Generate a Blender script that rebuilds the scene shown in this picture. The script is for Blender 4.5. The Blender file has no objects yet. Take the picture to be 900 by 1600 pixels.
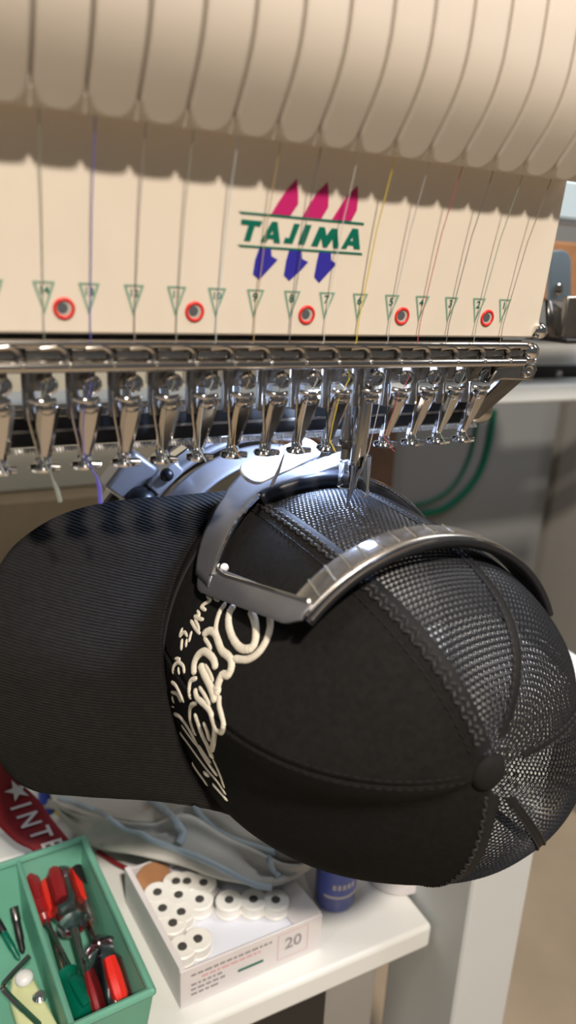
import bpy, bmesh, math, random
import numpy as np
from mathutils import Vector, Matrix
from mathutils.bvhtree import BVHTree

random.seed(7)
scene = bpy.context.scene
C = scene.collection
PI = math.pi

# ------------------------------------------------------------------ camera
RC = np.array([[0.892324168, -0.449139741, 0.045067423],
               [-0.098480327, -0.291139805, -0.951598255],
               [0.440521514, 0.844695866, -0.304022513]])      # rows: right, down, forward
FPX = 1142.59
CAM = np.array([-0.15575, -0.306542, 0.005974])
cd = bpy.data.cameras.new('camera')
cam = bpy.data.objects.new('camera', cd)
C.objects.link(cam)
scene.camera = cam
m3 = Matrix([RC[0], -RC[1], -RC[2]]).transposed()
cam.matrix_world = Matrix.Translation(CAM) @ m3.to_4x4()
cd.sensor_fit = 'VERTICAL'
cd.sensor_height = 36.0
cd.sensor_width = 20.25
cd.lens = FPX / 1600 * 36
cd.clip_start = 0.01
cd.dof.use_dof = True
cd.dof.focus_distance = 0.42
cd.dof.aperture_fstop = 5.0

# ------------------------------------------------------------------ world, lights, exposure
w = bpy.data.worlds.new('world')
scene.world = w
w.use_nodes = True
bg = w.node_tree.nodes['Background']
bg.inputs[0].default_value = (0.92, 0.94, 1.0, 1)
bg.inputs[1].default_value = 0.085

def area_light(name, loc, target, size, power, color, shape='DISK', size_y=None, spread=None):
    l = bpy.data.lights.new(name, 'AREA')
    l.shape = shape
    l.size = size
    if size_y:
        l.size_y = size_y
    l.energy = power
    l.color = color
    if spread:
        l.spread = spread
    o = bpy.data.objects.new(name, l)
    C.objects.link(o)
    o.location = loc
    d = Vector(target) - Vector(loc)
    o.rotation_euler = d.to_track_quat('-Z', 'Y').to_euler()
    return o
area_light('ceiling_lamp_key', (-0.22, -1.62, 1.57), (0.0, 0.0, 0.0), 0.16, 70, (1.0, 0.88, 0.755))
area_light('ceiling_tube_lamp', (1.25, -0.45, 1.45), (0.6, 0.4, -0.2), 0.12, 17, (0.95, 0.97, 1.0), 'RECTANGLE', 1.2)  # added fill for streak highlights and the right background
area_light('ceiling_tube_lamp_left', (-1.05, -0.35, 1.45), (-0.05, 0.2, -0.4), 0.15, 9, (1.0, 0.95, 0.90), 'RECTANGLE', 1.2)  # added soft fill to brighten the bag and table
area_light('machine_led', (0.066, 0.080, -0.046), (0.050, 0.026, -0.115), 0.016, 1.0, (0.50, 0.65, 1.0), 'RECTANGLE', 0.05)

scene.view_settings.view_transform = 'Standard'
scene.view_settings.look = 'None'
scene.view_settings.exposure = 0.0
scene.view_settings.gamma = 1.0
scene.view_settings.use_curve_mapping = False

# ------------------------------------------------------------------ helpers
def ray(u, v):
    return RC.T @ np.array([(u - 450.0) / FPX, (v - 800.0) / FPX, 1.0])
def atY(u, v, y):
    d = ray(u, v); return CAM + d * (y - CAM[1]) / d[1]
def atX(u, v, x):
    d = ray(u, v); return CAM + d * (x - CAM[0]) / d[0]
def atZ(u, v, z):
    d = ray(u, v); return CAM + d * (z - CAM[2]) / d[2]

_uid = [0]
def nid():
    _uid[0] += 1
    return _uid[0]

def mat(name, color, rough=0.5, metal=0.0, spec=0.5, bump=None, noise=None, trans=0.0, ior=1.45, alpha=1.0,
        coat=0.0, sheen=0.0, emit=None, wave=None, aniso=0.0):
    """procedural principled material; noise=(scale, amount) varies colour, bump=(scale, strength, dist), wave=(scale, strength, dist)"""
    m = bpy.data.materials.new(name)
    m.use_nodes = True
    nt = m.node_tree
    b = nt.nodes['Principled BSDF']
    b.inputs['Base Color'].default_value = (*color, 1)
    b.inputs['Roughness'].default_value = rough
    b.inputs['Metallic'].default_value = metal
    b.inputs['Specular IOR Level'].default_value = spec
    b.inputs['Transmission Weight'].default_value = trans
    b.inputs['IOR'].default_value = ior
    b.inputs['Alpha'].default_value = alpha
    b.inputs['Coat Weight'].default_value = coat
    b.inputs['Sheen Weight'].default_value = sheen
    if emit:
        b.inputs['Emission Color'].default_value = (*emit[0], 1)
        b.inputs['Emission Strength'].default_value = emit[1]
    tc = nt.nodes.new('ShaderNodeTexCoord')
    if noise:
        n = nt.nodes.new('ShaderNodeTexNoise')
        n.inputs['Scale'].default_value = noise[0]
        n.inputs['Detail'].default_value = 4
        r = nt.nodes.new('ShaderNodeValToRGB')
        a = noise[1]
        r.color_ramp.elements[0].position = 0.3
        r.color_ramp.elements[1].position = 0.7
        r.color_ramp.elements[0].color = (*[max(0, c * (1 - a)) for c in color], 1)
        r.color_ramp.elements[1].color = (*[min(1, c * (1 + a)) for c in color], 1)
        nt.links.new(tc.outputs['Object'], n.inputs['Vector'])
        nt.links.new(n.outputs['Fac'], r.inputs['Fac'])
        nt.links.new(r.outputs['Color'], b.inputs['Base Color'])
    prev = None
    if bump:
        n = nt.nodes.new('ShaderNodeTexNoise')
        n.inputs['Scale'].default_value = bump[0]
        n.inputs['Detail'].default_value = 3
        bn = nt.nodes.new('ShaderNodeBump')
        bn.inputs['Strength'].default_value = bump[1]
        bn.inputs['Distance'].default_value = bump[2]
        nt.links.new(tc.outputs['Object'], n.inputs['Vector'])
        nt.links.new(n.outputs['Fac'], bn.inputs['Height'])
        prev = bn
    if wave:
        wv = nt.nodes.new('ShaderNodeTexWave')
        wv.wave_type = 'BANDS'
        wv.bands_direction = wave[3] if len(wave) > 3 else 'DIAGONAL'
        wv.inputs['Scale'].default_value = wave[0]
        wv.inputs['Distortion'].default_value = 1.2
        wv.inputs['Detail'].default_value = 2
        wv.inputs['Detail Scale'].default_value = 3
        bn = nt.nodes.new('ShaderNodeBump')
        bn.inputs['Strength'].default_value = wave[1]
        bn.inputs['Distance'].default_value = wave[2]
        nt.links.new(tc.outputs['UV'], wv.inputs['Vector'])
        nt.links.new(wv.outputs['Fac'], bn.inputs['Height'])
        if prev:
            nt.links.new(prev.outputs['Normal'], bn.inputs['Normal'])
        prev = bn
    if prev:
        nt.links.new(prev.outputs['Normal'], b.inputs['Normal'])
    return m

M = {}
M['cream'] = mat('cream_plastic', (0.80, 0.725, 0.615), 0.38, noise=(40, 0.02), bump=(900, 0.05, 0.0004))
M['cream_tab'] = mat('cream_tab_plastic', (0.72, 0.655, 0.565), 0.42, noise=(30, 0.03), bump=(900, 0.06, 0.0004))
M['chrome'] = mat('polished_steel', (0.62, 0.59, 0.55), 0.13, 1.0, bump=(120, 0.05, 0.0006))
M['chrome_bright'] = mat('bright_chrome', (0.80, 0.79, 0.77), 0.09, 1.0)
M['steel'] = mat('brushed_steel', (0.50, 0.47, 0.43), 0.26, 1.0, noise=(90, 0.12), bump=(300, 0.08, 0.0004))
M['dark_steel'] = mat('dark_steel', (0.13, 0.125, 0.12), 0.28, 0.9, noise=(120, 0.2))
M['aluminium'] = mat('matte_aluminium', (0.66, 0.66, 0.70), 0.30, 1.0, noise=(60, 0.06), bump=(350, 0.08, 0.0003))
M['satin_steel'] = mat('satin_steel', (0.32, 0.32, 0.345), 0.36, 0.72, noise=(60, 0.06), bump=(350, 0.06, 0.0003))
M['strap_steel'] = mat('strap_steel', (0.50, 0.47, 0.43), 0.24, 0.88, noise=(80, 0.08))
M['coil'] = mat('pale_coil_steel', (0.80, 0.80, 0.78), 0.3, 0.35)
M['cast'] = mat('cast_aluminium', (0.62, 0.62, 0.66), 0.36, 0.5, noise=(70, 0.06), bump=(300, 0.06, 0.0003))
M['black'] = mat('black_paint', (0.012, 0.012, 0.013), 0.4)
M['black_rubber'] = mat('black_rubber', (0.012, 0.013, 0.017), 0.35, spec=0.6)
M['green_ink'] = mat('green_ink', (0.0, 0.145, 0.095), 0.45)
M['pale_green_ink'] = mat('pale_green_ink', (0.22, 0.40, 0.30), 0.45)
M['magenta_ink'] = mat('magenta_ink', (0.55, 0.018, 0.16), 0.45)
M['blue_ink'] = mat('blue_ink', (0.035, 0.03, 0.36), 0.45)
M['red_ring'] = mat('red_plastic_ring', (0.72, 0.035, 0.03), 0.35)
M['hole'] = mat('grey_hole', (0.10, 0.11, 0.12), 0.5)  # colour stands in for the shade inside the ringed holes
M['hole_light'] = mat('pale_hole_inside', (0.55, 0.52, 0.46), 0.4)
M['fabric'] = mat('black_cotton', (0.016, 0.0155, 0.0148), 0.9, spec=0.06, bump=(2600, 0.5, 0.0005), noise=(300, 0.15))
M['twill'] = mat('black_twill', (0.0145, 0.014, 0.0135), 0.85, spec=0.16, noise=(260, 0.15), wave=(44, 0.42, 0.0010))
M['mesh'] = mat('black_mesh_nylon', (0.017, 0.019, 0.024), 0.38, spec=0.5, noise=(500, 0.25))
M['seam'] = mat('black_seam_tape', (0.013, 0.013, 0.014), 0.7, spec=0.3, bump=(1500, 0.5, 0.0006))
M['stitch'] = mat('black_stitching', (0.030, 0.030, 0.031), 0.6, spec=0.35)
M['cream_thread'] = mat('ivory_satin_thread', (0.86, 0.80, 0.66), 0.5, spec=0.4, wave=(10, 0.5, 0.0005, 'X'))
M['white_gloss'] = mat('white_enamel', (0.80, 0.82, 0.80), 0.28, noise=(12, 0.02))
M['white_plate'] = mat('white_plate', (0.86, 0.87, 0.88), 0.3)
M['white_panel'] = mat('white_powder_coat', (0.60, 0.63, 0.63), 0.45, noise=(8, 0.03))
M['pale_blue'] = mat('pale_blue_metal', (0.50, 0.63, 0.72), 0.35)
def clear(name, col, rough, tint=1.45):
    return mat(name, col, rough, trans=1.0, ior=tint)
M['clear'] = clear('clear_plastic', (0.95, 0.97, 1.0), 0.03, 1.4)
M['clear_violet'] = clear('clear_violet_plastic', (0.72, 0.58, 0.72), 0.12, 1.45)
M['teal'] = mat('teal_translucent_plastic', (0.27, 0.68, 0.52), 0.42, trans=0.45, noise=(14, 0.10))
M['card_white'] = mat('white_card', (0.74, 0.71, 0.72), 0.6, noise=(30, 0.04))
M['card_inner'] = mat('white_card_tray', (0.72, 0.75, 0.84), 0.5)
M['brown_card'] = mat('brown_cardboard', (0.33, 0.16, 0.07), 0.75, noise=(60, 0.1))
M['wood'] = mat('brown_board', (0.10, 0.055, 0.034), 0.6, noise=(14, 0.2))
M['bag'] = mat('grey_canvas', (0.52, 0.51, 0.47), 0.85, noise=(20, 0.12), bump=(260, 0.4, 0.001))
M['piping'] = mat('blue_grey_piping', (0.42, 0.50, 0.56), 0.7)
M['red_cloth'] = mat('red_ribbon', (0.22, 0.008, 0.014), 0.65, noise=(80, 0.12))
M['white_print'] = mat('white_print', (0.62, 0.58, 0.58), 0.6)
M['red'] = mat('red_plastic', (0.80, 0.03, 0.02), 0.3)
M['dark_red'] = mat('dark_red_plastic', (0.28, 0.015, 0.02), 0.3)
M['green'] = mat('green_plastic', (0.0, 0.13, 0.08), 0.3)
M['green_stripe'] = mat('green_enamel_stripe', (0.0, 0.10, 0.055), 0.35)
M['bluebottle'] = mat('blue_bottle', (0.13, 0.16, 0.48), 0.25, trans=0.3)
M['label_blue'] = mat('blue_label', (0.10, 0.14, 0.50), 0.4)
M['yellow'] = mat('yellow_plastic', (0.65, 0.48, 0.02), 0.4)
M['blue'] = mat('blue_plastic', (0.03, 0.07, 0.45), 0.4)
M['pale_yellow'] = mat('pale_yellow_plastic', (0.62, 0.66, 0.38), 0.4)
M['pearl'] = mat('white_bobbin_thread', (0.88, 0.87, 0.82), 0.35, spec=0.6)
M['print_grey'] = mat('grey_print', (0.34, 0.30, 0.32), 0.6)
M['print_pink'] = mat('pink_print', (0.72, 0.42, 0.44), 0.6)
M['wall_paint'] = mat('grey_beige_wall', (0.34, 0.32, 0.27), 0.7, noise=(3, 0.05))
M['floor'] = mat('tan_floor', (0.40, 0.32, 0.23), 0.5, noise=(5, 0.15))
M['grey_panel'] = mat('grey_enamel_panel', (0.20, 0.205, 0.205), 0.4, noise=(4, 0.05))
M['shadow_grey'] = mat('charcoal_panel', (0.06, 0.058, 0.055), 0.6)  # drum colour, also painted shade for gaps and bobbin centres
M['shelf'] = mat('pale_shelf', (0.34, 0.33, 0.305), 0.5, noise=(6, 0.05))
M['brown_table'] = mat('brown_laminate', (0.22, 0.165, 0.10), 0.5, noise=(18, 0.12))
M['olive_box'] = mat('olive_grey_enamel', (0.42, 0.395, 0.32), 0.5, noise=(9, 0.04))

def thing(name, label, cat, loc=(0, 0, 0), group=None):
    o = bpy.data.objects.new(name, None)
    C.objects.link(o)
    o.location = loc
    o.empty_display_size = 0.01
    tag(o, label, cat, group)
    return o
def tag(o, label=None, cat=None, group=None, kind=None):
    if label: o['label'] = label
    if cat: o['category'] = cat
    if group: o['group'] = group
    if kind: o['kind'] = kind
    return o
def root_loc(o):
    l = Vector((0, 0, 0))
    while o is not None:
        l += Vector(o.location); o = o.parent
    return l

class MB:
    """mesh builder in world coordinates"""
    def __init__(s):
        s.v = []; s.f = []; s.uv = {}
    def add(s, vs, fs):
        b = len(s.v)
        s.v += [tuple(float(c) for c in v) for v in vs]
        s.f += [tuple(b + i for i in f) for f in fs]
        return b
    def box(s, c, size, rot=None):
        sx, sy, sz = [k / 2 for k in size]
        vs = [Vector((x, y, z)) for x in (-sx, sx) for y in (-sy, sy) for z in (-sz, sz)]
        if rot is not None: vs = [rot @ v for v in vs]
        c = Vector(c)
        s.add([v + c for v in vs], [(0, 1, 3, 2), (4, 6, 7, 5), (0, 4, 5, 1), (2, 3, 7, 6), (0, 2, 6, 4), (1, 5, 7, 3)])
        return s
    def bb(s, x0, x1, y0, y1, z0, z1):
        return s.box(((x0 + x1) / 2, (y0 + y1) / 2, (z0 + z1) / 2), (x1 - x0, y1 - y0, z1 - z0))
    def tube(s, pts, r, n=10, cap=True, squash=None, closed=False):
        pts = [Vector(p) for p in pts]
        m = len(pts)
        if not hasattr(r, '__len__'): r = [r] * m
        rings = []
        prev = None
        for i, p in enumerate(pts):
            if closed:
                t = pts[(i + 1) % m] - pts[i - 1]
            else:
                t = pts[min(i + 1, m - 1)] - pts[max(i - 1, 0)]
            t.normalize()
            if prev is None:
                a = Vector((0, 0, 1)) if abs(t.z) < 0.9 else Vector((1, 0, 0))
                u = t.cross(a).normalized()
            else:
                u = (prev - t * prev.dot(t)).normalized()
            prev = u
            vv = t.cross(u)
            rings.append([p + (u * math.cos(2 * PI * k / n) + vv * math.sin(2 * PI * k / n)) * r[i] for k in range(n)])
        fs = []
        for i in range(m if closed else m - 1):
            j = (i + 1) % m
            for k in range(n):
                fs.append((i * n + k, i * n + (k + 1) % n, j * n + (k + 1) % n, j * n + k))
        if cap and not closed:
            fs.append(tuple(range(n))[::-1]); fs.append(tuple((m - 1) * n + k for k in range(n)))
        s.add([q for rg in rings for q in rg], fs)
        return s
    def cyl(s, p0, p1, r0, r1=None, n=20):
        return s.tube([p0, p1], [r0, r0 if r1 is None else r1], n)
    def lathe(s, base, axis, prof, n=24):
        """prof: list of (radius, height along axis)"""
        base = Vector(base); ax = Vector(axis).normalized()
        a = Vector((0, 0, 1)) if abs(ax.z) < 0.9 else Vector((1, 0, 0))
        u = ax.cross(a).normalized(); v = ax.cross(u)
        vs = []
        for (r, h) in prof:
            r = max(r, 1e-5)
            vs += [base + ax * h + (u * math.cos(2 * PI * k / n) + v * math.sin(2 * PI * k / n)) * r for k in range(n)]
        fs = []
        for i in range(len(prof) - 1):
            for k in range(n):
                fs.append((i * n + k, i * n + (k + 1) % n, (i + 1) * n + (k + 1) % n, (i + 1) * n + k))
        fs.append(tuple(range(n))[::-1]); fs.append(tuple((len(prof) - 1) * n + k for k in range(n)))
        s.add(vs, fs)
        return s
    def ball(s, c, r, n=16, sq=(1, 1, 1)):
        vs = []; fs = []
        m = n // 2
        for i in range(m + 1):
            th = PI * i / m
            for k in range(n):
                ph = 2 * PI * k / n
                vs.append((c[0] + sq[0] * r * math.sin(th) * math.cos(ph), c[1] + sq[1] * r * math.sin(th) * math.sin(ph), c[2] + sq[2] * r * math.cos(th)))
        for i in range(m):
            for k in range(n):
                fs.append((i * n + k, i * n + (k + 1) % n, (i + 1) * n + (k + 1) % n, (i + 1) * n + k))
        s.add(vs, fs); return s
    def torus(s, c, axis, R, r, n=28, k=10):
        ax = Vector(axis).normalized(); c = Vector(c)
        a = Vector((0, 0, 1)) if abs(ax.z) < 0.9 else Vector((1, 0, 0))
        u = ax.cross(a).normalized(); v = ax.cross(u)
        s.tube([c + (u * math.cos(2 * PI * i / n) + v * math.sin(2 * PI * i / n)) * R for i in range(n)], r, k, closed=True)
        return s
    def prism(s, poly, front, back):
        """poly: list of 2D points; front/back map 2D to 3D; convex or not"""
        n = len(poly)
        vs = [front(*p) for p in poly] + [back(*p) for p in poly]
        fs = [tuple(range(n)), tuple(range(n, 2 * n))[::-1]]
        for i in range(n):
            j = (i + 1) % n
            fs.append((i, n + i, n + j, j))
        s.add(vs, fs); return s
    def grid(s, P, closed_u=False):
        """P: 2D list of points"""
        h = len(P); wd = len(P[0])
        b = s.add([p for row in P for p in row],
              [(i * wd + j, i * wd + (j + 1) % wd, (i + 1) * wd + (j + 1) % wd, (i + 1) * wd + j)
               for i in range(h - 1) for j in range(wd if closed_u else wd - 1)])
        return b
    def build(s, name, mt, parent=None, smooth=True, bevel=0, solid=0, seg=2, fixn=True, uv=None, solid_off=-1, angle=40):
        me = bpy.data.meshes.new(name)
        off = root_loc(parent) if parent is not None else Vector((0, 0, 0))
        me.from_pydata([(v[0] - off.x, v[1] - off.y, v[2] - off.z) for v in s.v], [], s.f)
        if uv is not None:
            ul = me.uv_layers.new(name='UVMap')
            vi = np.empty(len(me.loops), dtype=np.int32)
            me.loops.foreach_get('vertex_index', vi)
            ul.data.foreach_set('uv', np.asarray(uv, dtype=np.float32)[vi].ravel())
        if fixn:
            bm = bmesh.new(); bm.from_mesh(me)
            bmesh.ops.recalc_face_normals(bm, faces=bm.faces)
            bm.to_mesh(me); bm.free()
        me.update()
        me.materials.append(M[mt] if isinstance(mt, str) else mt)
        o = bpy.data.objects.new(name, me)
        C.objects.link(o)
        o.parent = parent
        if smooth:
            me.polygons.foreach_set('use_smooth', [True] * len(me.polygons))
            try:
                me.set_sharp_from_angle(angle=math.radians(angle))
            except Exception:
                pass
        if solid:
            md = o.modifiers.new('thickness', 'SOLIDIFY'); md.thickness = solid; md.offset = solid_off
        if bevel:
            md = o.modifiers.new('bevel', 'BEVEL'); md.width = bevel; md.segments = seg; md.limit_method = 'ANGLE'; md.angle_limit = math.radians(35)
            md.harden_normals = False
        return o

def copy_part(o, parent, dx=(0, 0, 0)):
    c = o.copy(); C.objects.link(c); c.parent = parent
    c.location = Vector(o.location) + Vector(dx)
    for ch in list(o.children):
        g = ch.copy(); C.objects.link(g); g.parent = c
    return c

def struct(o):
    o['kind'] = 'structure'
    return o

# text outlines as flat meshes (cached while the scene is still empty)
def text_geo(txt, bold=0.0, shear=0.0):
    cu = bpy.data.curves.new('t', 'FONT')
    cu.body = txt; cu.size = 1.0; cu.align_x = 'CENTER'; cu.align_y = 'CENTER'; cu.offset = bold; cu.shear = shear
    cu.resolution_u = 3
    ob = bpy.data.objects.new('t', cu)
    C.objects.link(ob)
    dg = bpy.context.evaluated_depsgraph_get()
    me = bpy.data.meshes.new_from_object(ob.evaluated_get(dg))
    vs = [(v.co.x, v.co.y) for v in me.vertices]
    fs = [tuple(p.vertices) for p in me.polygons]
    bpy.data.objects.remove(ob); bpy.data.curves.remove(cu); bpy.data.meshes.remove(me)
    return vs, fs
TX = {str(n): text_geo(str(n), 0.02) for n in range(1, 16)}
for s_ in ('I', 'N', 'T', 'E', '20'):
    TX[s_] = text_geo(s_, 0.015)
def put_text(mb, key, fn):
    vs, fs = TX[key]
    mb.add([fn(x, y) for x, y in vs], fs)

# ------------------------------------------------------------------ the room
ZF = -0.95
struct(MB().bb(-2.5, 3.0, -2.6, 2.2, ZF - 0.05, ZF).build('floor', 'floor', smooth=False))
struct(MB().bb(-2.5, 3.0, 2.2, 2.3, ZF, 1.6).build('wall_back', 'wall_paint', smooth=False))
struct(MB().bb(3.0, 3.1, -2.6, 2.3, ZF, 1.6).build('wall_right', 'wall_paint', smooth=False))

# ------------------------------------------------------------------ embroidery head
PT = 0.018                                   # needle pitch
def XN(n): return (8 - n) * PT
head = thing('embroidery_head', 'cream multi-needle embroidery machine head with chrome presser feet', 'embroidery machine', (0.0, 0.03, -0.02))
TS, TCs = 0.154, 0.988
def pan(x, s, d=0.0):                        # point on the leaning front panel, d in front of it
    return Vector((x, -0.0017 - TS * s - TCs * d, TCs * s - TS * d))
def pan_px(u, v):
    P = CAM; d = ray(u, v)
    n = np.array([0, TCs, TS]); q = np.array([0, -0.0017, 0])
    k = np.dot(n, q - P) / np.dot(n, d)
    h = P + d * k
    return float(h[0]), float(h[2] / TCs)
# front panel: top hidden behind the tab row
pm = MB()
edge = [(-0.30, -0.0196), (0.152, -0.0196), (0.1545, -0.017), (0.1475, 0.066), (0.146, 0.12), (-0.30, 0.12)]
pm.prism(edge, lambda x, s: pan(x, s), lambda x, s: pan(x, s, -0.010))
panel = pm.build('front_panel', 'cream', head, bevel=0.0012)

def decal(name, poly, mt, d=0.0003, parent=panel, label=None):
    o = MB().prism(poly, lambda x, s: pan(x, s, d), lambda x, s: pan(x, s, -0.0002)).build(name, mt, parent, smooth=False)
    if label: o['label'] = label
    return o
L = lambda pts: [pan_px(300 + x / 3, 260 + y / 3) for x, y in pts]
for pts in ([(372, 222), (400, 175), (440, 115), (490, 60), (497, 120), (497, 175), (460, 230)],
            [(517, 238), (545, 185), (585, 125), (635, 75), (640, 140), (638, 190), (605, 245)],
            [(655, 250), (690, 195), (725, 140), (775, 92), (777, 150), (772, 205), (745, 255)]):
    decal('logo_flame', L(pts), 'magenta_ink', label='magenta pointed flame shape of the logo')
for pts in ([(218, 210), (230, 221), (806, 275), (803, 264)], [(214, 366), (225, 376), (798, 415), (793, 405)]):
    decal('logo_line', L(pts), 'green_ink')
for pts in ([(315, 383), (370, 387), (372, 420), (400, 437), (365, 475), (315, 530), (285, 505), (295, 440)],
            [(455, 393), (513, 397), (515, 432), (543, 448), (510, 485), (455, 535), (430, 510), (440, 445)],
            [(595, 402), (650, 405), (652, 440), (677, 457), (645, 490), (595, 545), (572, 518), (583, 455)]):
    decal('logo_point', L(pts), 'blue_ink', label='dark blue downward point of the logo')
letters = {
    'T': [[(232, 247), (330, 257), (318, 282), (294, 278), (272, 350), (243, 347), (265, 274), (228, 270)]],
    'A': [[(320, 353), (375, 258), (400, 260), (412, 360), (382, 357), (381, 341), (378, 318), (379, 300), (364, 320), (378, 319), (381, 341), (356, 338), (347, 355)]],
    'J': [[(478, 268), (506, 270), (470, 362), (428, 358), (437, 333), (455, 336)]],
    'I': [[(530, 272), (560, 275), (526, 367), (496, 364)]],
    'M': [[(557, 372), (597, 283), (622, 285), (630, 325), (655, 290), (680, 292), (687, 385), (660, 382), (658, 340), (630, 380), (612, 378), (605, 335), (588, 375)]],
    'A2': [[(698, 385), (752, 290), (778, 293), (786, 388), (757, 386), (755, 371), (753, 350), (753, 331), (739, 350), (753, 349), (755, 371), (731, 368), (723, 385)]],
}
for k, polys in letters.items():
    for pts in polys:
        decal('logo_letter', L(pts), 'green_ink')
# number marks
for n in range(1, 16):
    x = XN(n)
    x += {1: -0.0006, 14: 0.0008}.get(n, 0)
    hw, ht, t = 0.0042, 0.0125, 0.00062
    s0 = 0.0008
    mb = MB()
    A = [(x - hw, s0), (x + hw, s0), (x, s0 - ht)]
    B = [(x - hw + 2.0 * t, s0 - t), (x + hw - 2.0 * t, s0 - t), (x, s0 - ht + 3.6 * t)]
    vs = [pan(*p, 0.0003) for p in A] + [pan(*p, 0.0003) for p in B]
    mb.add(vs, [(0, 1, 4, 3), (1, 2, 5, 4), (2, 0, 3, 5)])
    mk = mb.build('number_mark', 'pale_green_ink', panel, smooth=False)
    dm = MB()
    sc = 0.0050 if n < 10 else 0.0042
    put_text(dm, str(n), lambda a, b: pan(x + a * sc, s0 - 0.0034 + b * sc, 0.0003))
    dg_ = dm.build('number', 'green_ink', panel, smooth=False)
# red ringed holes; a dark disc paints the shade inside each
for (u, v) in ((100, 482), (304, 487), (479, 492), (628, 494), (761, 497), (-150, 476)):
    x, s = pan_px(u, v)
    nrm = Vector((0, -TCs, -TS))
    c0 = pan(x, s, 0.0)
    rg = MB().torus(c0, nrm, 0.0036, 0.0008, 32, 10).build('ring', 'red_ring', panel)
    MB().lathe(pan(x, s, 0.0), nrm, [(0.0033, 0.0), (0.0033, 0.0002)], 28).build('hole_lining', 'hole_light', panel, smooth=False)
    MB().lathe(pan(x - 0.0006, s + 0.0003, 0.0), nrm, [(0.0021, 0.0002), (0.0021, 0.0004)], 24).build('hole', 'hole', panel, smooth=False)

# tab row (tension cover tongues)
prof = [(-0.0255, 0.0567), (-0.0313, 0.0634), (-0.0360, 0.0690), (-0.0401, 0.0744), (-0.0432, 0.0796), (-0.0456, 0.0850), (-0.0476, 0.0920),
        (-0.0486, 0.1000), (-0.0492, 0.1100), (-0.0494, 0.1220), (-0.0490, 0.1400), (-0.0460, 0.1600), (-0.039, 0.180), (-0.027, 0.195)]
pl = [0.0]
for i in range(1, len(prof)):
    pl.append(pl[-1] + math.dist(prof[i], prof[i - 1]))
def prof_at(sv):
    sv = max(0, min(sv, pl[-1]))
    y = np.interp(sv, pl, [q[0] for q in prof]); z = np.interp(sv, pl, [q[1] for q in prof])
    e = 0.002
    y2 = np.interp(min(sv + e, pl[-1]), pl, [q[0] for q in prof]); z2 = np.interp(min(sv + e, pl[-1]), pl, [q[1] for q in prof])
    y1 = np.interp(max(sv - e, 0), pl, [q[0] for q in prof]); z1 = np.interp(max(sv - e, 0), pl, [q[1] for q in prof])
    t = Vector((0, y2 - y1, z2 - z1)).normalized()
    nn = Vector((0, -t.z, t.y))          # outward (towards -Y / down)
    return Vector((0, y, z)), nn
TPITCH = 0.0179
hwid = 0.0084
rad = 0.0064
tab_me = None
def make_tab(xc):
    rows = []
    svals = [rad * (1 - math.cos(a)) for a in np.linspace(0.15, PI / 2, 9)] + list(np.linspace(rad + 0.002, pl[-1], 34))
    mb = MB()
    th = 0.0052; rb = 0.0014
    for sv in svals:
        hw = hwid if sv >= rad else hwid - rad + math.sqrt(max(1e-9, rad * rad - (rad - sv) ** 2))
        p, nn = prof_at(sv)
        row = []
        # cross-section: rounded edges on the face side
        sec = [(-hw, -th)]
        k = min(rb, hw * 0.9)
        for a in np.linspace(0, PI / 2, 5):
            sec.append((-hw + k - k * math.cos(a), -rb + rb * math.sin(a)))
        for q_ in (0.97, 0.6, 0.0, -0.6, -0.97):
            sec.append((-(hw - k) * q_, 0.0))
        for a in np.linspace(PI / 2, 0, 5):
            sec.append((hw - k + k * math.cos(a), -rb + rb * math.sin(a)))
        sec.append((hw, -th))
        for (x, d) in sec:
            q = p + nn * d
            row.append((xc + x, q.y, q.z))
        rows.append(row)
    # rounded end lip: drop the first rows backwards a little
    mb.grid(rows)
    b = 0
    ncol = len(rows[0])
    mb.f.append(tuple(range(ncol)))
    return mb
for n in range(-1, 18):
    xc = (8 - n) * TPITCH + 0.0040
    if tab_me is None:
        tab0 = make_tab(xc).build('tension_tab', 'cream_tab', head, angle=60)
        tab_me = (tab0, xc)
    else:
        copy_part(tab_me[0], head, (xc - tab_me[1], 0, 0))
# backing plate behind the tabs
mb = MB()
outer = []; inner = []
for sv in np.linspace(-0.0, pl[-1], 30):
    p, nn = prof_at(sv)
    outer.append(p - nn * 0.0095); inner.append(p - nn * 0.0120)
p, nn = prof_at(0.0); tdir = (prof_at(0.004)[0] - p).normalized()
outer.insert(0, p - tdir * 0.0010 - nn * 0.0095); inner.insert(0, p - tdir * 0.0010 - nn * 0.0120)
loop = outer + inner[::-1]
nL = len(loop)
mb.add([(-0.32, q.y, q.z) for q in loop] + [(0.168, q.y, q.z) for q in loop],
       [(i, (i + 1) % nL, nL + (i + 1) % nL, nL + i) for i in range(nL)] + [tuple(range(nL)), tuple(range(nL, 2 * nL))])
mb.build('tab_backing', 'cream_tab', head, angle=30)
# lip closing the row just below the tab ends
mb = MB()
q0 = p - tdir * 0.0018 - nn * 0.0021; q1 = p + tdir * 0.0045 - nn * 0.0024
lp_ = [q0, q1, q1 - nn * 0.0085, q0 - nn * 0.0085]
mb.add([(-0.32, q.y, q.z) for q in lp_] + [(0.160, q.y, q.z) for q in lp_], [(0, 1, 5, 4), (1, 2, 6, 5), (2, 3, 7, 6), (3, 0, 4, 7), (0, 1, 2, 3), (4, 5, 6, 7)])
mb.build('tab_lip', 'cream_tab', head, smooth=False)
# casing joining tabs to the panel
MB().bb(-0.32, 0.150, -0.020, 0.11, 0.064, 0.195).build('upper_casing', 'cream_tab', head, smooth=False)
MB().bb(-0.32, 0.140, 0.012, 0.11, -0.034, 0.0615).build('needle_case', 'dark_steel', head, smooth=False)

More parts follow.
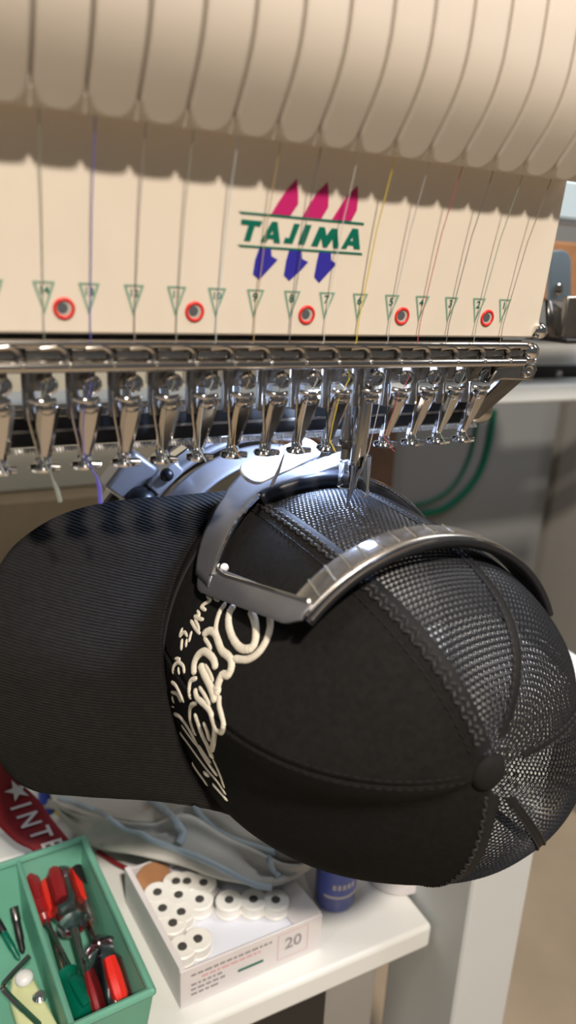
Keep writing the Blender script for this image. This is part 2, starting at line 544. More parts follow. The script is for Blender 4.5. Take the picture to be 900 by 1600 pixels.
# ---- thread guide rail under the panel
MB().bb(-0.30, 0.1475, 0.0045, 0.0075, -0.0345, -0.0208).build('guide_plate', 'dark_steel', head, bevel=0.0006)
MB().cyl((-0.30, 0.0010, -0.0232), (0.1465, 0.0010, -0.0232), 0.0019, n=16).build('guide_rod', 'chrome', head)
MB().cyl((-0.30, 0.0005, -0.0322), (0.1465, 0.0005, -0.0322), 0.0023, n=16).build('guide_rod', 'chrome', head)
sep = None
for n in range(0, 18):
    x = XN(n) + 0.0045
    if sep is None:
        mb = MB()
        pts = [(x - 0.006, 0.0008, -0.0246)] + [(x + 0.0042 * math.sin(a), 0.0002, -0.0277 + 0.0036 * math.cos(a)) for a in np.linspace(0, PI, 11)] + [(x - 0.006, 0.0008, -0.0308)]
        mb.tube(pts, 0.0013, 8)
        sp = mb.build('guide_loop', 'chrome', head)
        MB().ball((x + 0.0050, -0.0008, -0.0312), 0.0014, 10).build('bead', 'chrome_bright', sp)
        mb2 = MB(); mb2.bb(x - 0.0118, x + 0.0032, 0.0022, 0.0048, -0.0300, -0.0254)
        mb2.build('guide_slot', 'steel', sp, bevel=0.001)
        sep = (sp, x)
    else:
        copy_part(sep[0], head, (x - sep[1], 0, 0))
# rail end hardware
MB().lathe((0.1515, 0.004, -0.0265), (0, -1, 0.05), [(0.0052, 0), (0.0052, 0.002), (0.0048, 0.0040), (0.0036, 0.0058), (0.0018, 0.0068), (0.0002, 0.0071)], 24).build('dome_screw', 'chrome_bright', head)
MB().lathe((0.1545, 0.002, -0.0152), (0, -1, 0.0), [(0.0046, 0), (0.0046, 0.002), (0.0042, 0.0036), (0.0032, 0.0050), (0.0015, 0.0060), (0.0002, 0.0062)], 24).build('dome_screw', 'chrome_bright', head)
mb = MB()
brk = [(0.1300, -0.0345), (0.1575, -0.0330), (0.1600, -0.0365), (0.1570, -0.0430), (0.1350, -0.0420), (0.1250, -0.0440)]
mb.prism(brk, lambda x, z: (x, 0.0020, z), lambda x, z: (x, 0.0080, z))
bk = mb.build('end_bracket', 'steel', head, bevel=0.0012)
MB().torus((0.1515, 0.0012, -0.0372), (0, -1, 0), 0.0030, 0.0010, 20, 8).build('washer', 'chrome_bright', bk)
MB().lathe((0.1515, 0.002, -0.0372), (0, -1, 0), [(0.0022, 0), (0.0022, 0.0014), (0.0010, 0.0016), (0.001, 0.0008)], 16).build('screw', 'chrome', bk)
mb = MB()
a0, a1 = Vector((0.1505, 0.0095, -0.0400)), Vector((0.1420, 0.034, -0.0690))
dv = (a1 - a0).normalized(); sd = Vector((1, 0, 0)); nrm = dv.cross(sd).normalized()
w0, w1 = 0.0085, 0.0065
P8 = [a0 - sd * w0, a0 + sd * w0, a1 + sd * w1, a1 - sd * w1]
mb.add([p + nrm * 0.002 for p in P8] + [p - nrm * 0.002 for p in P8], [(0, 1, 2, 3), (7, 6, 5, 4), (0, 4, 5, 1), (1, 5, 6, 2), (2, 6, 7, 3), (3, 7, 4, 0)])
mb.build('end_arm', 'dark_steel', head, bevel=0.001)

# ---- lower presser rail
XR = 0.1520
mb = MB(); mb.bb(-0.30, XR, 0.040, 0.056, -0.0735, -0.0565)
rail = mb.build('presser_rail', 'black', head, smooth=False, bevel=0.001)
MB().bb(-0.30, XR, 0.0385, 0.041, -0.0598, -0.0560).build('rail_ledge', 'steel', rail, bevel=0.0006)
MB().bb(-0.30, XR, 0.0390, 0.041, -0.0668, -0.0652).build('rail_rib', 'steel', rail)
mb = MB()
pts = []
rv = random.Random(3)
nturn = 300
for i in range(nturn * 8 + 1):
    a = 2 * PI * i / 8
    pts.append((-0.30 + (XR + 0.30) * i / (nturn * 8), 0.0385 + 0.0010 * math.cos(a), -0.0750 + 0.0010 * math.sin(a)))
mb.tube(pts, 0.00062, 5)
mb.build('coil_spring', 'coil', rail)
mb = MB().lathe((XR - 0.006, 0.046, -0.0665), (1, 0, 0), [(0.0040, 0), (0.0085, 0.004), (0.0090, 0.008), (0.0090, 0.016), (0.0080, 0.018), (0.0045, 0.018), (0.004, 0.014)], 28)
mb.build('rail_end_cap', 'chrome', rail)

# ---- needle units
HI = []
def needle_unit(x):
    u = thing_part = MB()
    u.bb(x - 0.0050, x + 0.0052, 0.0150, 0.0300, -0.0440, -0.0335)
    o = u.build('needle_clamp', 'steel', head, bevel=0.0012)
    MB().cyl((x - 0.0046, 0.0170, -0.0340), (x - 0.0046, 0.0170, -0.0560), 0.0029, n=14).build('needle_bar', 'steel', o)
    MB().bb(x + 0.0022, x + 0.0060, 0.0260, 0.0300, -0.0570, -0.0420).build('spacer', 'white_panel', o, bevel=0.0006)
    m2 = MB().torus((x + 0.0022, 0.0085, -0.0405), (-0.45, -0.85, 0.15), 0.0030, 0.0011, 20, 8)
    m2.lathe((x + 0.0022, 0.0105, -0.0405), (-0.45, -0.85, 0.15), [(0.0030, 0), (0.0030, 0.002), (0.0012, 0.0024), (0.001, 0.001)], 16)
    m2.build('clamp_screw', 'chrome_bright', o)
    m2 = MB().tube([(x - 0.0058, 0.0090, -0.0462), (x - 0.003, 0.0072, -0.0470), (x + 0.0005, 0.0066, -0.0474), (x + 0.0046, 0.0080, -0.0468)], [0.0011, 0.0015, 0.0016, 0.0012], 10)
    m2.build('take_up_hook', 'chrome_bright', o)
    m2 = MB()
    m2.tube([(x - 0.0062, 0.011, -0.0440), (x - 0.0066, 0.010, -0.0500), (x - 0.0058, 0.012, -0.0560), (x - 0.0030, 0.016, -0.0680), (x - 0.0012, 0.0195, -0.0745)], 0.0006, 6)
    m2.build('guide_wire', 'chrome', o)
    m2 = MB().ball((x + 0.0016, 0.0115, -0.0505), 0.0044, 16, (1.05, 0.7, 0.75))
    m2.build('foot_knuckle', 'chrome', o)
    return o
def presser_foot(x):
    rows = []
    n = 9
    for i in range(n):
        t = i / (n - 1)
        z = -0.0500 + (-0.0742 + 0.0500) * t
        yc = 0.0115 + (0.0203 - 0.0115) * t
        xc = x + 0.0022 * (1 - t)
        hw = 0.0047 * (1 - t) + 0.0023 * t + 0.0006 * math.sin(PI * t)
        th = 0.0021 * (1 - t) + 0.0017 * t
        rows.append([(xc - hw, yc - th * 0.4, z), (xc - hw * 0.55, yc - th, z), (xc + hw * 0.55, yc - th, z), (xc + hw, yc - th * 0.4, z),
                     (xc + hw, yc + th, z), (xc - hw, yc + th, z)])
    mb = MB()
    mb.grid(rows, True)
    mb.f.append(tuple(range(6))); mb.f.append(tuple((n - 1) * 6 + k for k in range(6)))
    o = mb.build('presser_foot', 'chrome', head, angle=25)
    MB().tube([(x + 0.0056, 0.0155, -0.0535), (x + 0.0046, 0.0180, -0.0640), (x + 0.0030, 0.0215, -0.0745)], [0.0010, 0.0010, 0.0008], 8).build('foot_rod', 'chrome_bright', o)
    m2 = MB().lathe((x, 0.0205, -0.0737), (0, 0, -1), [(0.0024, 0), (0.0031, 0.0006), (0.0031, 0.0022), (0.0024, 0.0027), (0.0026, 0.0031), (0.0055, 0.0036), (0.0060, 0.0046), (0.0055, 0.0058), (0.0034, 0.0064), (0.0012, 0.0066)], 26)
    m2.build('foot_disc', 'chrome_bright', o)
    m3_ = MB().tube([(x + 0.003, 0.0185, -0.0780), (x + 0.0068, 0.0175, -0.0782)], [0.0018, 0.0016], 10)
    m3_.build('foot_nub', 'chrome_bright', o)
    return o
nu0 = needle_unit(XN(8)); pf0 = presser_foot(XN(8))
for n in range(1, 17):
    if n == 8: continue
    copy_part(nu0, head, (XN(n), 0, 0))
    if n != 5:
        copy_part(pf0, head, (XN(n), 0, 0))
# lowered needle bar number five with clear presser foot
x5 = XN(5)
ab = MB().cyl((x5 + 0.0022, 0.0165, -0.033), (x5 + 0.0012, 0.0205, -0.0885), 0.0050, 0.0046, 24)
ab.lathe((x5 + 0.0012, 0.0205, -0.0885), (-0.10, 0.10, -1), [(0.0046, 0), (0.0038, 0.003), (0.0026, 0.0075), (0.0020, 0.014), (0.0012, 0.0200), (0.0006, 0.0235)], 20)
an = ab.build('lowered_needle_bar', 'chrome_bright', head)
an['label'] = 'bright chrome needle bar lowered into the cap'
MB().cyl((x5 - 0.0048, 0.024, -0.036), (x5 - 0.0042, 0.0245, -0.086), 0.0028, n=16).build('drive_rod', 'steel', an)
MB().lathe((x5 - 0.0044, 0.0243, -0.0755), (0, 0, -1), [(0.0034, 0), (0.0038, 0.001), (0.0038, 0.0035), (0.0032, 0.0045)], 18).build('rod_collar', 'dark_steel', an)
MB().cyl((x5 - 0.0008, 0.0229, -0.100), (x5 - 0.0010, 0.0232, -0.1135), 0.0008, 0.0004, 10).build('needle', 'chrome_bright', an)
cl = MB()
def ringwall(mb, cx, cy, z0, z1, r0, r1, a0, a1, th, n=18):
    P = []
    for z, r in ((z0, r0), (z1, r1)):
        row = []
        for i in range(n):
            a = a0 + (a1 - a0) * i / (n - 1)
            row.append((cx + r * math.cos(a), cy + r * math.sin(a), z))
        for i in range(n - 1, -1, -1):
            a = a0 + (a1 - a0) * i / (n - 1)
            row.append((cx + (r - th) * math.cos(a), cy + (r - th) * math.sin(a), z))
        P.append(row)
    mb.grid(P, True)
    k = len(P[0]); b = len(mb.v) - 2 * k
    mb.f += [tuple(b + i for i in range(k))[::-1], tuple(b + k + i for i in range(k))]
ringwall(cl, x5 + 0.0035, 0.0205, -0.0835, -0.1055, 0.0060, 0.0064, -2.3, 1.2, 0.0012)
ringwall(cl, x5 - 0.0035, 0.0215, -0.0870, -0.1010, 0.0046, 0.0050, 1.6, 5.0, 0.0012)
cl.build('clear_foot', 'clear', head)['label'] = 'clear plastic presser foot around the needle'

# ------------------------------------------------------------------ sewing threads on the head
tcol = {1: ('grey brown', (0.30, 0.25, 0.21)), 2: ('pale sage green', (0.30, 0.38, 0.30)), 3: ('charcoal grey', (0.16, 0.15, 0.15)),
        4: ('rose red', (0.52, 0.10, 0.11)), 5: ('silver grey', (0.50, 0.50, 0.50)), 6: ('bright yellow', (0.72, 0.56, 0.06)),
        7: ('off white', (0.70, 0.69, 0.66)), 8: ('dark slate', (0.12, 0.12, 0.13)), 9: ('golden tan', (0.48, 0.33, 0.15)),
        10: ('ice blue', (0.52, 0.62, 0.70)), 11: ('grey green', (0.30, 0.33, 0.27)), 12: ('mauve brown', (0.30, 0.24, 0.24)),
        13: ('royal blue', (0.10, 0.09, 0.55)), 14: ('dull green', (0.24, 0.27, 0.22)), 15: ('pale grey', (0.45, 0.45, 0.45))}
num = ['zero', 'one', 'two', 'three', 'four', 'five', 'six', 'seven', 'eight', 'nine', 'ten', 'eleven', 'twelve', 'thirteen', 'fourteen', 'fifteen']
for n, (cn, col) in tcol.items():
    x = XN(n)
    tm = mat('thread_' + cn.replace(' ', '_'), col, 0.45, sheen=0.3)
    mb = MB()
    xt = x + (0.0 if n != 14 else -0.001)
    top = Vector((xt, -0.0300, 0.0660))
    if n == 6:
        top = Vector((xt + 0.001, -0.0300, 0.0660))
    pts = [top, Vector((xt, -0.0225, 0.0590)), pan(x, 0.030, 0.0055), pan(x, -0.012, 0.0022), Vector((x, -0.0014, -0.0215)), Vector((x, 0.0032, -0.0270)), Vector((x, 0.0032, -0.0330)),
           Vector((x + 0.001, 0.0045, -0.0400)), Vector((x - 0.0005, 0.0060, -0.0450))]
    if n == 5:
        pts += [Vector((x + 0.0095, 0.0120, -0.0400)), Vector((x + 0.0085, 0.0140, -0.0560)), Vector((x + 0.0050, 0.0150, -0.0800)), Vector((x + 0.0015, 0.0200, -0.1000)), Vector((x - 0.0009, 0.0225, -0.1110))]
        pts = pts[:7] + pts[9:]
    else:
        pts += [Vector((x - 0.0020, 0.0080, -0.0500)), Vector((x - 0.0014, 0.0135, -0.0640)), Vector((x - 0.0008, 0.0165, -0.0735)), Vector((x + 0.002, 0.0140, -0.0795))]
    if n == 13:
        pts += [Vector((x + 0.0040, 0.0150, -0.0830)), Vector((x + 0.0053, 0.0160, -0.0880)), Vector((x + 0.0056, 0.0165, -0.0960))]
    if n == 14:
        pts += [Vector((x + 0.0030, 0.0150, -0.0830)), Vector((x + 0.0046, 0.0160, -0.0875)), Vector((x + 0.0058, 0.0165, -0.0935))]
    if n == 4:
        pts = pts[:-1] + [Vector((x - 0.0050, 0.0150, -0.0720)), Vector((x - 0.0016, 0.0135, -0.0760)), Vector((x + 0.0010, 0.0130, -0.0800)), Vector((x + 0.003, 0.0135, -0.0812))]
    if n == 8:
        pts += [Vector((x + 0.0095, 0.0200, -0.0720)), Vector((x + 0.0125, 0.0230, -0.0800)), Vector((x + 0.0110, 0.0260, -0.0900)), Vector((x + 0.0080, 0.0280, -0.0990))]
    r = [0.00030 if n == 6 else 0.00022] * len(pts)
    if n in (13, 14):
        r[-3:] = [0.0005, 0.0010, 0.0010]
    if n == 8:
        r[-3:] = [0.0004, 0.0010, 0.0010]
    mb.tube(pts, r, 6)
    extra = {13: ' with a loose tail hanging below its foot', 14: ' with a short pale tail below its foot', 4: ' looped around its presser foot', 5: ' feeding the lowered needle',
             8: ' with a pale tail over the white clip'}.get(n, '')
    o = mb.build('sewing_thread', tm)
    tag(o, '%s sewing thread at needle number %s%s' % (cn, num[n], extra), 'thread', 'sewing threads on the machine head')

# ------------------------------------------------------------------ trucker cap
CC = np.array([0.054, 0.0, -0.198])
BUT = np.array([0.056, -0.105, -0.199])
ks = list(range(-180, 181, 30))
rctl = [.142, .124, .104, .096, .088, .0865, .0865, .0890, .0920, .100, .122, .141, .142]
nctl = [1.9, 1.68, 1.72, 2.5, 2.9, 3.2, 3.5, 4.0, 4.0, 3.8, 4.4, 3.0, 1.9]
yctl = [.028, .034, .046, .062, .080, .085, .085, .082, .075, .062, .050, .038, .028]
def cint(a, vals):
    a = (a + 180) % 360 - 180
    i = min(int((a + 180) // 30), 11)
    s = (a - ks[i]) / 30
    g = lambda k: vals[k % 12] if k != 12 else vals[0]
    p0, p1, p2, p3 = g(i - 1), g(i), g(i + 1), g(i + 2)
    return 0.5 * (2 * p1 + (p2 - p0) * s + (2 * p0 - 5 * p1 + 4 * p2 - p3) * s * s + (3 * p1 - p0 - 3 * p2 + p3) * s ** 3)
def crown(a, t, off=0.0):
    if off:
        P = Vector(crown(a, t)); e = 0.01
        A = Vector(crown(a + 1.0, min(t, .985))) - Vector(crown(a - 1.0, min(t, .985)))
        B = Vector(crown(a, min(t + e, 1.0))) - Vector(crown(a, max(t - e, 0)))
        nn = B.cross(A)
        if nn.length < 1e-12: nn = Vector((0, -1, 0))
        nn.normalize()
        if nn.dot(P - Vector((CC[0], 0.02, CC[2]))) < 0: nn = -nn
        return P + nn * off
    r = cint(a, rctl); n = cint(a, nctl); yr = cint(a, yctl)
    th = t * PI / 2
    ct, st = max(math.cos(th), 0.0), math.sin(th)
    rho = ct ** (2 / n); eta = st ** (2 / n)
    da = (a + 90 + 180) % 360 - 180      # soft fold along the front centre seam
    r += 0.0085 * math.exp(-abs(da) / 14.0) * math.sin(PI * min(1, 1.15 * t))
    ar = math.radians(a)
    rim = CC + np.array([0, yr, 0])
    base = rim + (BUT - rim) * eta
    # blend the rim offset smoothly
    return Vector((base[0] + math.sin(ar) * r * rho, base[1], base[2] + math.cos(ar) * r * rho))
# table of t values spaced evenly along a meridian
def t_table(a, step):
    ts = [i / 400 for i in range(401)]
    pts = [crown(a, t) for t in ts]
    acc = [0]
    for p, q in zip(pts, pts[1:]): acc.append(acc[-1] + (q - p).length)
    nrow = int(acc[-1] / step)
    return list(np.interp(np.linspace(0, acc[-1], nrow + 1), acc, ts))
SEAM = [-90, -25, 16, 82, 141, 171]      # front centre, then clockwise over the top
cap = thing('trucker_cap', 'black trucker cap with ivory script embroidery clamped in the metal cap frame', 'cap', (0.054, 0.03, -0.20))
allv = []; allf = []
def fabric_panel(a0, a1, name):
    ts = t_table((a0 + a1) / 2, 0.004)
    na = 30
    P = []; uv = []
    for t in ts:
        row = []
        for j in range(na + 1):
            a = a0 + (a1 - a0) * j / na
            q = crown(a, t)
            row.append(q); uv.append((q.z * 3.0 + q.x * 2, q.y * 6))
        P.append(row)
    mb = MB(); mb.grid(P)
    b = len(allv)
    allv.extend([Vector(v) for v in mb.v]); allf.extend([tuple(b + i for i in f) for f in mb.f])
    return mb.build(name, 'fabric', cap, solid=0.0016, uv=uv, solid_off=0, angle=180)
fabric_panel(SEAM[0], SEAM[1], 'front_crown_panel')
fabric_panel(SEAM[5] - 360, SEAM[0], 'front_crown_panel')
def mesh_panel(a0, a1, hol):
    ts = t_table((a0 + a1) / 2, 0.0029)
    mb = MB()
    for i in range(len(ts) - 1):
        t0, t1 = ts[i], ts[i + 1]
        tm = (t0 + t1) / 2
        width = (crown(a0, tm) - crown((a0 + a1) / 2, tm)).length + (crown(a1, tm) - crown((a0 + a1) / 2, tm)).length
        nc = max(2, int(width / 0.0025))
        if t1 > 0.985: nc = 2
        ph = 0.5 * (i % 2)
        da = (a1 - a0) / nc
        for j in range(-1 if ph else 0, nc):
            c0 = max(a0, a0 + (j + ph) * da); c1 = min(a1, a0 + (j + 1 + ph) * da)
            if c1 - c0 < 1e-4: continue
            cm = (c0 + c1) / 2
            up = 0.00045
            o8 = [crown(c0, t0, up), crown(cm, t0, up * 1.5), crown(c1, t0, up), crown(c1, tm, 0.00005), crown(c1, t1, up), crown(cm, t1, up * 1.5), crown(c0, t1, up), crown(c0, tm, 0.00005)]
            hx = (c1 - c0) / 2 * hol; ht = (t1 - t0) / 2 * (hol + 0.04)
            sl = 0.30 * ht
            i8 = [(cm - hx * .75, tm - ht * .75), (cm, tm - ht), (cm + hx * .75, tm - ht * .75), (cm + hx, tm), (cm + hx * .75, tm + ht * .75), (cm, tm + ht), (cm - hx * .75, tm + ht * .75), (cm - hx, tm)]
            i8 = [crown(aa, tt, -0.00015) for aa, tt in i8]
            b = mb.add(o8 + i8, [(k, (k + 1) % 8, 8 + (k + 1) % 8, 8 + k) for k in range(8)])
    return mb.build('mesh_panel', 'mesh', cap, angle=70, fixn=False)
for k in range(1, 5):
    mesh_panel(SEAM[k], SEAM[k + 1], (0, 0.34, 0.42, 0.82, 0.84)[k])
# seam tapes and stitches
def seam_strip(a, name, half, off, t0=0.0, t1=0.97, mt='seam'):
    ts = np.linspace(t0, t1, 60)
    P = []
    for t in ts:
        rr = max((crown(a, t) - Vector((BUT[0], crown(a, t).y, BUT[2]))).length, 0.012)
        da = math.degrees(half / rr)
        P.append([crown(a - da, t, off * 0.3), crown(a - da * .5, t, off), crown(a + da * .5, t, off), crown(a + da, t, off * 0.3)])
    mb = MB(); mb.grid(P)
    return mb.build(name, mt, cap, angle=60)
def stitches(a, off_mm, name, step=0.0032, size=0.0007, lump=0.0, t0=0.02, t1=0.955, mt='stitch'):
    ts = t_table(a, step)
    mb = MB()
    for i, (ta, tb) in enumerate(zip(ts, ts[1:])):
        if tb > t1 or ta < t0: continue
        rr = max((crown(a, ta) - Vector((BUT[0], crown(a, ta).y, BUT[2]))).length, 0.012)
        da = math.degrees(off_mm / 1000 / rr)
        jit = math.degrees(lump / rr) * (1 if i % 2 else -1)
        so_ = 0.0012 if a == SEAM[1] else 0.0007
        p = crown(a + da - jit, ta, so_); q = crown(a + da + jit, ta + (tb - ta) * 0.72, so_)
        mb.tube([p, p.lerp(q, .5) + (p - Vector((CC[0], 0.0, CC[2]))).normalized() * size * 0.5, q], [size * .6, size, size * .6], 6)
    o = mb.build(name, mt, cap)
    o['kind'] = 'stuff'
    return o
for k in range(1, 6):
    seam_strip(SEAM[k] + (1.5 if k == 1 else 0), 'seam_tape', 0.0042 if k in (1, 5) else 0.0026, 0.0016 if k < 2 else 0.0008)
stitches(SEAM[1], 1.5, 'stitching', 0.0036, 0.0011, 0.0012)
stitches(SEAM[1], -1.5, 'stitching', 0.0036, 0.0011, 0.0012)
stitches(SEAM[1], -7.0, 'stitching', 0.0045, 0.0004, 0, mt='seam')
stitches(SEAM[0], 2.5, 'stitching', 0.0045, 0.0003, 0, mt='seam')
stitches(SEAM[0], -2.5, 'stitching', 0.0045, 0.0003, 0, mt='seam')
for k in (2, 3, 4):
    stitches(SEAM[k], 2.2, 'stitching', 0.0036, 0.0006, 0)
    stitches(SEAM[k], -2.2, 'stitching', 0.0036, 0.0006, 0)
stitches(SEAM[5], 1.5, 'stitching', 0.0036, 0.0009, 0.001)
# groove at the front centre seam
seam_strip(SEAM[0], 'centre_seam', 0.0010, 0.0003, 0, 0.96, 'fabric')
# button
bn = (Vector(BUT) - Vector((0.054, 0.05, -0.199))).normalized()
MB().lathe(Vector(BUT) - bn * 0.0015, bn, [(0.0086, 0), (0.0092, 0.0012), (0.0090, 0.0026), (0.0078, 0.0042), (0.0055, 0.0054), (0.0028, 0.0060), (0.0004, 0.0062)], 32).build('button', 'twill', cap)

# brim
outl = [(1.0, (0.012, 0.086, -0.1185)), (0.93, (-0.025, 0.084, -0.118)), (0.84, (-0.055, 0.081, -0.1165)), (0.70, (-0.082, 0.077, -0.1175)), (0.55, (-0.103, 0.072, -0.1225)), (0.40, (-0.121, 0.067, -0.134)), (0.22, (-0.1335, 0.058, -0.153)),
        (0.05, (-0.1385, 0.047, -0.178)), (-0.12, (-0.1400, 0.046, -0.205)), (-0.30, (-0.1375, 0.047, -0.230)), (-0.45, (-0.1310, 0.050, -0.250)), (-0.58, (-0.1220, 0.052, -0.2640)), (-0.70, (-0.1070, 0.053, -0.2740)),
        (-0.80, (-0.085, 0.052, -0.2770)), (-0.90, (-0.055, 0.046, -0.2790)), (-0.96, (-0.030, 0.040, -0.2785)), (-1.0, (-0.006, 0.034, -0.2800))]
def catmull(pts, k=5):
    out = []
    for i in range(len(pts) - 1):
        p0 = pts[max(i - 1, 0)]; p1 = pts[i]; p2 = pts[i + 1]; p3 = pts[min(i + 2, len(pts) - 1)]
        for s in range(k):
            t = s / k
            out.append(tuple(0.5 * (2 * b + (c - a) * t + (2 * a - 5 * b + 4 * c - d) * t * t + (3 * b - a - 3 * c + d) * t ** 3) for a, b, c, d in zip(p0, p1, p2, p3)))
    out.append(tuple(pts[-1]))
    return out
dense = catmull([(o[0], *o[1]) for o in outl][::-1], 8)
ow = [q_[0] for q_ in dense]
def outer_pt(wv):
    return Vector([float(np.interp(wv, ow, [q_[1 + k] for q_ in dense])) for k in range(3)])
P = []; uv = []
NW, NE = 90, 30
for i in range(NW + 1):
    wv = 1 - 2 * i / NW
    a = -93 + 62 * wv
    r0 = crown(a, 0.0, 0.0005)
    q1 = outer_pt(wv)
    row = []
    for j in range(NE + 1):
        e = j / NE
        p = r0.lerp(q1, e)
        p.y += -0.012 * math.sin(PI * e) * (1 - 0.6 * abs(wv)) - 0.006 * (1 - e) * (1 - wv * wv)
        row.append(p); uv.append((p.x * 2.2 + p.z * 1.2, p.z * 7.5 + p.x * 1.5))
    P.append(row)
# smooth the outline a little
mb = MB(); mb.grid(P)
brim = mb.build('brim', 'twill', cap, solid=0.0030, uv=uv, solid_off=0, angle=60)
# dark welt where the brim meets the crown
mb = MB()
mb.tube([crown(-93 + 62 * (1 - 2 * i / 50), 0.012, 0.0008) for i in range(51)], 0.0014, 8)
mb.build('brim_welt', 'seam', cap)
for ee in (0.045,):
    mb = MB()
    for i in range(2, NW - 2):
        j = int(ee * NE)
        p, q = Vector(P[i][j]), Vector(P[i + 1][j])
        n_ = Vector((0, -1, 0)) * 0.0017
        mb.tube([p + n_, p.lerp(q, .65) + n_], 0.00035, 5)
    o = mb.build('brim_stitching', 'seam', cap); o['kind'] = 'stuff'

# ---- embroidery, strokes laid on the crown surface
bvh = BVHTree.FromPolygons(allv, allf)
bv = []; bf = []
for i in range(NW + 1):
    for j in range(NE + 1): bv.append(Vector(P[i][j]))
for i in range(NW):
    for j in range(NE):
        bf.append((i * (NE + 1) + j, i * (NE + 1) + j + 1, (i + 1) * (NE + 1) + j + 1, (i + 1) * (NE + 1) + j))
def on_cap(u, v, tree=bvh):
    d = Vector(ray(u, v)).normalized()
    h = tree.ray_cast(Vector(CAM), d)
    if h[0] is None: return None, None
    n = h[1]
    if n.dot(d) > 0: n = -n
    return h[0], n
emb = None
strokes = [
    ([(470, 160), (435, 210), (415, 270), (410, 320), (420, 335)], 26),
    ([(520, 175), (490, 220), (485, 290), (510, 370), (555, 425), (605, 430), (635, 400), (645, 330), (635, 260), (612, 205)], 36),
    ([(722, 238), (728, 300), (705, 380), (660, 450), (600, 490), (540, 490), (512, 482)], 32),
    ([(335, 350), (370, 325), (405, 340), (425, 390), (445, 440), (480, 470), (500, 500), (500, 545), (480, 582), (450, 580), (430, 620), (420, 660)], 36),
    ([(340, 365), (365, 400), (382, 435)], 22),
    ([(285, 580), (285, 520), (305, 470), (340, 445), (375, 465), (400, 500), (410, 548)], 36),
    ([(320, 520), (345, 580), (375, 640), (395, 690), (405, 742)], 38),
    ([(345, 520), (375, 570), (395, 620)], 18),
    ([(395, 660), (425, 668), (405, 700)], 34),
    ([(432, 700), (430, 760), (445, 820), (455, 870), (440, 910), (405, 890)], 26),
    ([(265, 720), (255, 670), (265, 615), (300, 600)], 24),
    ([(290, 660), (300, 710), (340, 750), (375, 790), (395, 850), (405, 890), (400, 950), (385, 1020)], 28),
    ([(312, 650), (345, 700), (375, 760)], 20),
    ([(300, 740), (265, 760), (260, 830), (280, 900), (295, 930)], 22),
    ([(290, 800), (310, 860), (335, 930), (365, 990), (390, 1060)], 30),
    ([(340, 850), (360, 900), (375, 960)], 26),
    ([(165, 805), (200, 820), (240, 870), (275, 930), (300, 980), (340, 1050), (380, 1110), (420, 1165)], 24),
    ([(170, 830), (200, 910), (250, 980), (300, 1050), (360, 1130), (420, 1200), (468, 1275)], 18),
    ([(210, 870), (260, 940), (300, 990)], 18),
    ([(310, 985), (345, 1040), (380, 1090)], 28),
    ([(390, 1060), (430, 1150), (458, 1235)], 16),
    ([(215, 985), (250, 1050), (290, 1120), (340, 1190), (360, 1222)], 22),
    ([(340, 1145), (370, 1165)], 30),
    ([(390, 1210), (440, 1265), (478, 1312)], 22),
    ([(355, 118), (378, 145), (345, 165), (325, 185), (352, 205)], 20),
    ([(395, 128), (430, 150)], 20),
    ([(300, 205), (312, 235), (285, 240), (320, 255), (338, 258)], 20),
    ([(262, 262), (290, 310), (318, 342)], 20),
    ([(285, 258), (305, 295), (312, 325)], 18),
    ([(215, 305), (200, 355), (225, 330), (243, 358)], 18),
    ([(213, 370), (208, 438)], 20),
    ([(240, 370), (235, 420)], 18),
    ([(268, 325), (252, 390)], 18),
    ([(170, 485), (203, 490)], 22),
    ([(160, 572), (165, 530), (190, 508), (220, 530), (226, 572)], 20),
    ([(190, 535), (196, 578)], 18),
    ([(150, 620), (178, 640), (202, 685), (225, 738)], 24),
    ([(148, 678), (185, 690), (206, 738)], 20),
    ([(155, 700), (166, 742)], 20),
    ([(145, 760), (166, 766)], 14),
]
emb_root = MB()
lettering = None
rs = random.Random(21)
for pts, wd in strokes:
    path = catmull([(230 + x / 3.75, 900 + y / 3.75) for x, y in pts], 6)
    cs = []
    acc_ = [0.0]
    for a_, b_ in zip(path, path[1:]): acc_.append(acc_[-1] + math.dist(a_, b_))
    ns_ = max(4, int(acc_[-1] / 1.0))
    path = [(float(np.interp(q, acc_, [c_[0] for c_ in path])), float(np.interp(q, acc_, [c_[1] for c_ in path]))) for q in np.linspace(0, acc_[-1], ns_)]
    for (u, v) in path:
        h, n = on_cap(u, v)
        if h is None: continue
        cs.append((h, n))
    if len(cs) < 2: continue
    depth = 0.40
    hw = wd / 3.75 / FPX * depth * 0.66
    mb = MB(); P2 = []; uv = []
    acc = 0
    for i, (h, n) in enumerate(cs):
        t = (cs[min(i + 3, len(cs) - 1)][0] - cs[max(i - 3, 0)][0]).normalized()
        sdir = n.cross(t).normalized()
        if i: acc += (h - cs[i - 1][0]).length
        e = min(i, len(cs) - 1 - i)
        k = (0.55, 0.72, 0.85, 0.95)[e] if e < 4 else 1.0
        k *= (1.06, 0.95, 1.0)[i % 3] * rs.uniform(0.96, 1.05)
        row = []
        for q in np.linspace(0, PI, 9):
            row.append(h + n * 0.0006 + sdir * (math.cos(q) * hw * k) + n * (math.sin(q) * hw * 0.8 * k))
            uv.append((acc * 60, q * 0.1))
        P2.append(row)
    mb.grid(P2)
    m_ = len(P2[0])
    mb.f += [tuple(range(m_))[::-1], tuple((len(P2) - 1) * m_ + k for k in range(m_))]
    if lettering is None:
        lettering = mb.build('embroidered_stroke', 'cream_thread', cap, uv=uv, angle=180)
    else:
        mb.build('embroidered_stroke', 'cream_thread', cap, uv=uv, angle=180)

